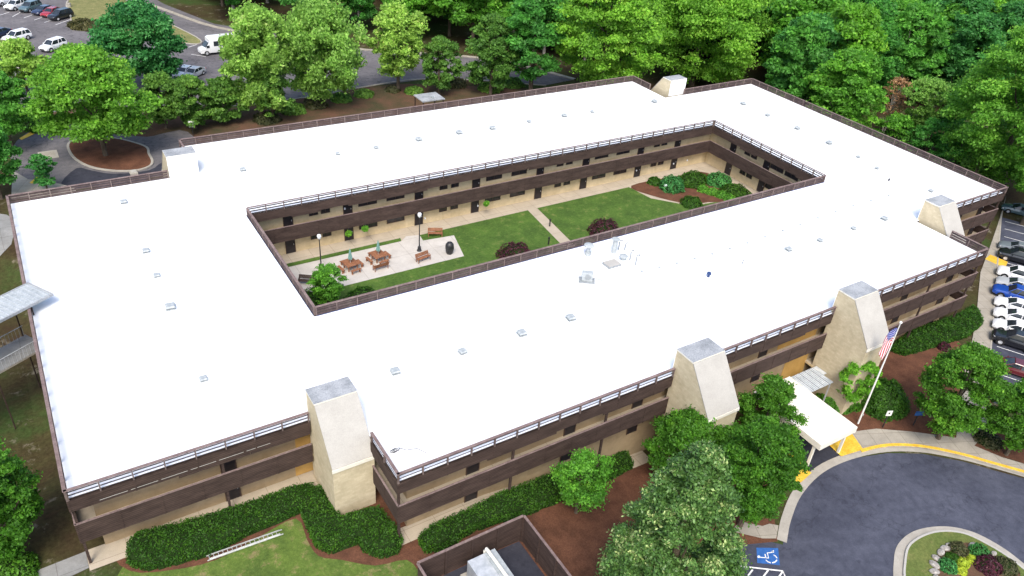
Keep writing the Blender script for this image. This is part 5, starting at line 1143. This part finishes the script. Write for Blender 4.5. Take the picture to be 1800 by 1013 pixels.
def bench(u, v, rz, label, key='redwood'):
    p = at(u, v, .2); r = empty('park_bench', (p.x, p.y, .016), rz, label, 'bench', 'courtyard benches')
    m_ = MB()
    for k in range(4): m_.box(-.85, .85, -.25+k*.12, -.25+k*.12+.1, .42, .46, key)
    m_.build('seat', r); m_ = MB()
    for z in (.52, .62, .72, .82): m_.hull([(-.85, .24+(z-.5)*.3, z), (.85, .24+(z-.5)*.3, z), (.85, .27+(z-.5)*.3, z), (-.85, .27+(z-.5)*.3, z)], [(-.85, .26+(z-.5)*.3, z+.08), (.85, .26+(z-.5)*.3, z+.08), (.85, .29+(z-.5)*.3, z+.08), (-.85, .29+(z-.5)*.3, z+.08)], key)
    m_.build('backrest', r)
    for x in (-.8, .74):
        m_ = MB(); m_.box(x, x+.06, -.25, -.19, 0, .65, key); m_.box(x, x+.06, -.25, .24, .651, .69, key); m_.build('armrest', r)
        m_ = MB(); m_.box(x, x+.06, .2, .26, 0, .92, key); m_.build('leg', r)
    return p
bench(669, 471, R_(185), 'wooden bench seen from behind in front of the picnic tables'); bench(744, 456, R_(10), 'wooden bench by the patio edge near the second lamp post')
bench(765, 413, R_(-25), 'red brown wooden bench at the patio top end beside the lawn'); bench(539, 497, R_(-35), 'dark wooden bench in the near left courtyard corner under the parapet', 'wood')
p = at(790, 446, 0); r = empty('covered_grill', (p.x, p.y, .016), 0, 'black covered grill standing at the right corner of the patio', 'grill')
m_ = MB(); m_.lathe((0, 0, 0), [(0.02, .32), (.3, .42), (.8, .5), (1.15, .46), (1.4, .3), (1.5, .08)], 'black', 14); m_.build('cover', r, smooth=True); m_ = MB(); m_.lathe((0, 0, 0), [(0, .3), (.06, .3)], 'tyre', 12); m_.build('wheel_base', r)
for (u, v, lb) in ((966, 398, 'dark bollard light on the lawn right of the cross path'), (964, 430, 'dark bollard light at the near end of the cross path')):
    p = at(u, v, 0); r = empty('bollard_light', (p.x, p.y, .02), 0, lb, 'bollard', 'courtyard bollard lights'); m_ = MB(); m_.lathe((0, 0, 0), [(0, .09), (.75, .09)], 'black', 10); m_.build('post', r); m_ = MB(); m_.lathe((0, 0, 0), [(.751, .11), (.95, .11), (1.0, .04)], 'dark', 10); m_.build('head', r)
p = at(1168, 336, 0); r = empty('globe_light', (p.x, p.y, .02), 0, 'white globe light standing in the courtyard mulch bed', 'garden light'); m_ = MB(); m_.lathe((0, 0, 0), [(0, .06), (.6, .05)], 'black', 8); m_.build('post', r); m_ = MB(); m_.lathe((0, 0, 0), [(.6, .06), (.7, .2), (.85, .24), (1.0, .18), (1.08, .04)], 'globe', 12); m_.build('lamp_globe', r, smooth=True)
def basket(x, z, lb, sd):
    y = CY1-.25; r = empty('hanging_basket', (x, y, z), 0, lb, 'hanging plant', 'hanging fern baskets'); rs = np.random.RandomState(sd); n_ = 420
    dd = rs.normal(size=(n_, 3)); dd /= np.linalg.norm(dd, axis=1)[:, None]; P = dd*np.array([.38, .3, .34])*rs.uniform(.5, 1.05, n_)[:, None]; N = dd*.6+rs.normal(size=(n_, 3))*.6; N /= np.linalg.norm(N, axis=1)[:, None]
    me = mesh_from_quads('fern', leaf_cards(P, N, .13, rs, 2.2), rs.uniform(0, 1, n_), [LEAF['bright']]); o = bpy.data.objects.new('fern', me); col.objects.link(o); o.parent = r
    m_ = MB(); m_.lathe((0, 0, 0), [(-.18, .1), (.0, .17)], 'dark', 10); m_.build('pot', r); m_ = MB()
    for a in (0, 2.1, 4.2): m_.tube([(.15*math.cos(a), .15*math.sin(a), 0), (0, 0, .75)], .008, 'black', 4)
    m_.build('hanger', r)
for (u, v, lb) in ((613, 411, 'green fern basket hanging in front of a ground floor courtyard door'), (642, 402, 'green fern basket hanging right of the ground floor door'), (855, 358, 'small green fern basket hanging farther along the courtyard wall')):
    dd = ray(u, v); t = (CY1-.25-CAM.y)/dd.y; p = CAM+dd*t; basket(p.x, p.z, lb, int(u))
# small white wall lamps at doors
def wlamp(u, v, y=CY1+RC-.1):
    dd = ray(u, v); t = (y-CAM.y)/dd.y; p = CAM+dd*t; m_ = MB(); m_.lathe((0, 0, 0), [(-.12, .05), (-.08, .1), (.08, .1), (.12, .05)], 'globe', 8); m_.build('wall_lamp', bld, p)
for q in ((606, 367), (747, 384), (840, 362), (1184, 288), (1208, 282), (1119, 300)): wlamp(*q)
# ================================================================== REAR ODDMENTS
p = G(757, 203); r = empty('rear_shelter', p, 0, 'small flat roofed grey shelter just behind the rear parapet', 'shelter'); 
m_ = MB(); m_.box(-2.2, 1.6, -1.6, 1.6, 2.9, 3.05, 'cap'); m_.build('roof', r)
m_ = MB(); m_.box(-.3, .3, -1.0, -.4, 3.051, 3.35, 'vent'); m_.build('roof_vent', r)
for (x, y) in ((-2, -1.4), (1.4, -1.4), (1.4, 1.4), (-2, 1.4)): m_ = MB(); m_.box(x-.07, x+.07, y-.07, y+.07, -.2, 2.9, 'wood'); m_.build('post', r)
p = G(122, 13); r = empty('light_pole', p, 0, 'thin pale light pole on a concrete base on the dry grass island', 'light pole'); m_ = MB(); m_.lathe((0, 0, 0), [(0, .4), (.8, .4)], 'kerb', 12); m_.build('base', r)
m_ = MB(); m_.lathe((0, 0, 0), [(.8, .1), (8, .07)], 'palebark', 8); m_.build('pole', r); m_ = MB(); m_.box(-.5, .5, -.15, .15, 8.0, 8.12, 'galv'); m_.build('lamp_head', r)
p = G(600, 14); r = empty('lumber_stack', p, R_(-20), 'stack of orange brown timber lying at the wood edge, top of the photo', 'lumber')
for k in range(9): m_ = MB(); y = -2.4+k*.6; m_.box(-4.5+.4*(k % 3), 4.5-.5*(k % 2), y, y+.4, .05+.1*(k % 2), .5+.1*(k % 2), 'redwood'); m_.build('timber', r)
p = G(235, 305); m_ = MB(); m_.box(-.45, .45, -.6, .6, 0, .25, 'kerb'); m_.box(-.3, .3, -.4, .4, .251, .34, 'slope'); o = m_.build('drain_inlet', None, (p.x, p.y, p.z)); tag(o, 'pale concrete drain inlet on the kerb of the rear mulch circle', 'drain inlet')
p = G(85, 273); m_ = MB(); m_.box(-1.1, 1.1, -1.3, 1.3, 0, .03, 'kerb'); m_.box(-.8, .8, -1.0, 1.0, .031, .036, 'walk'); o = m_.build('concrete_patch', None, (p.x, p.y, p.z+.03)); tag(o, kind='structure')
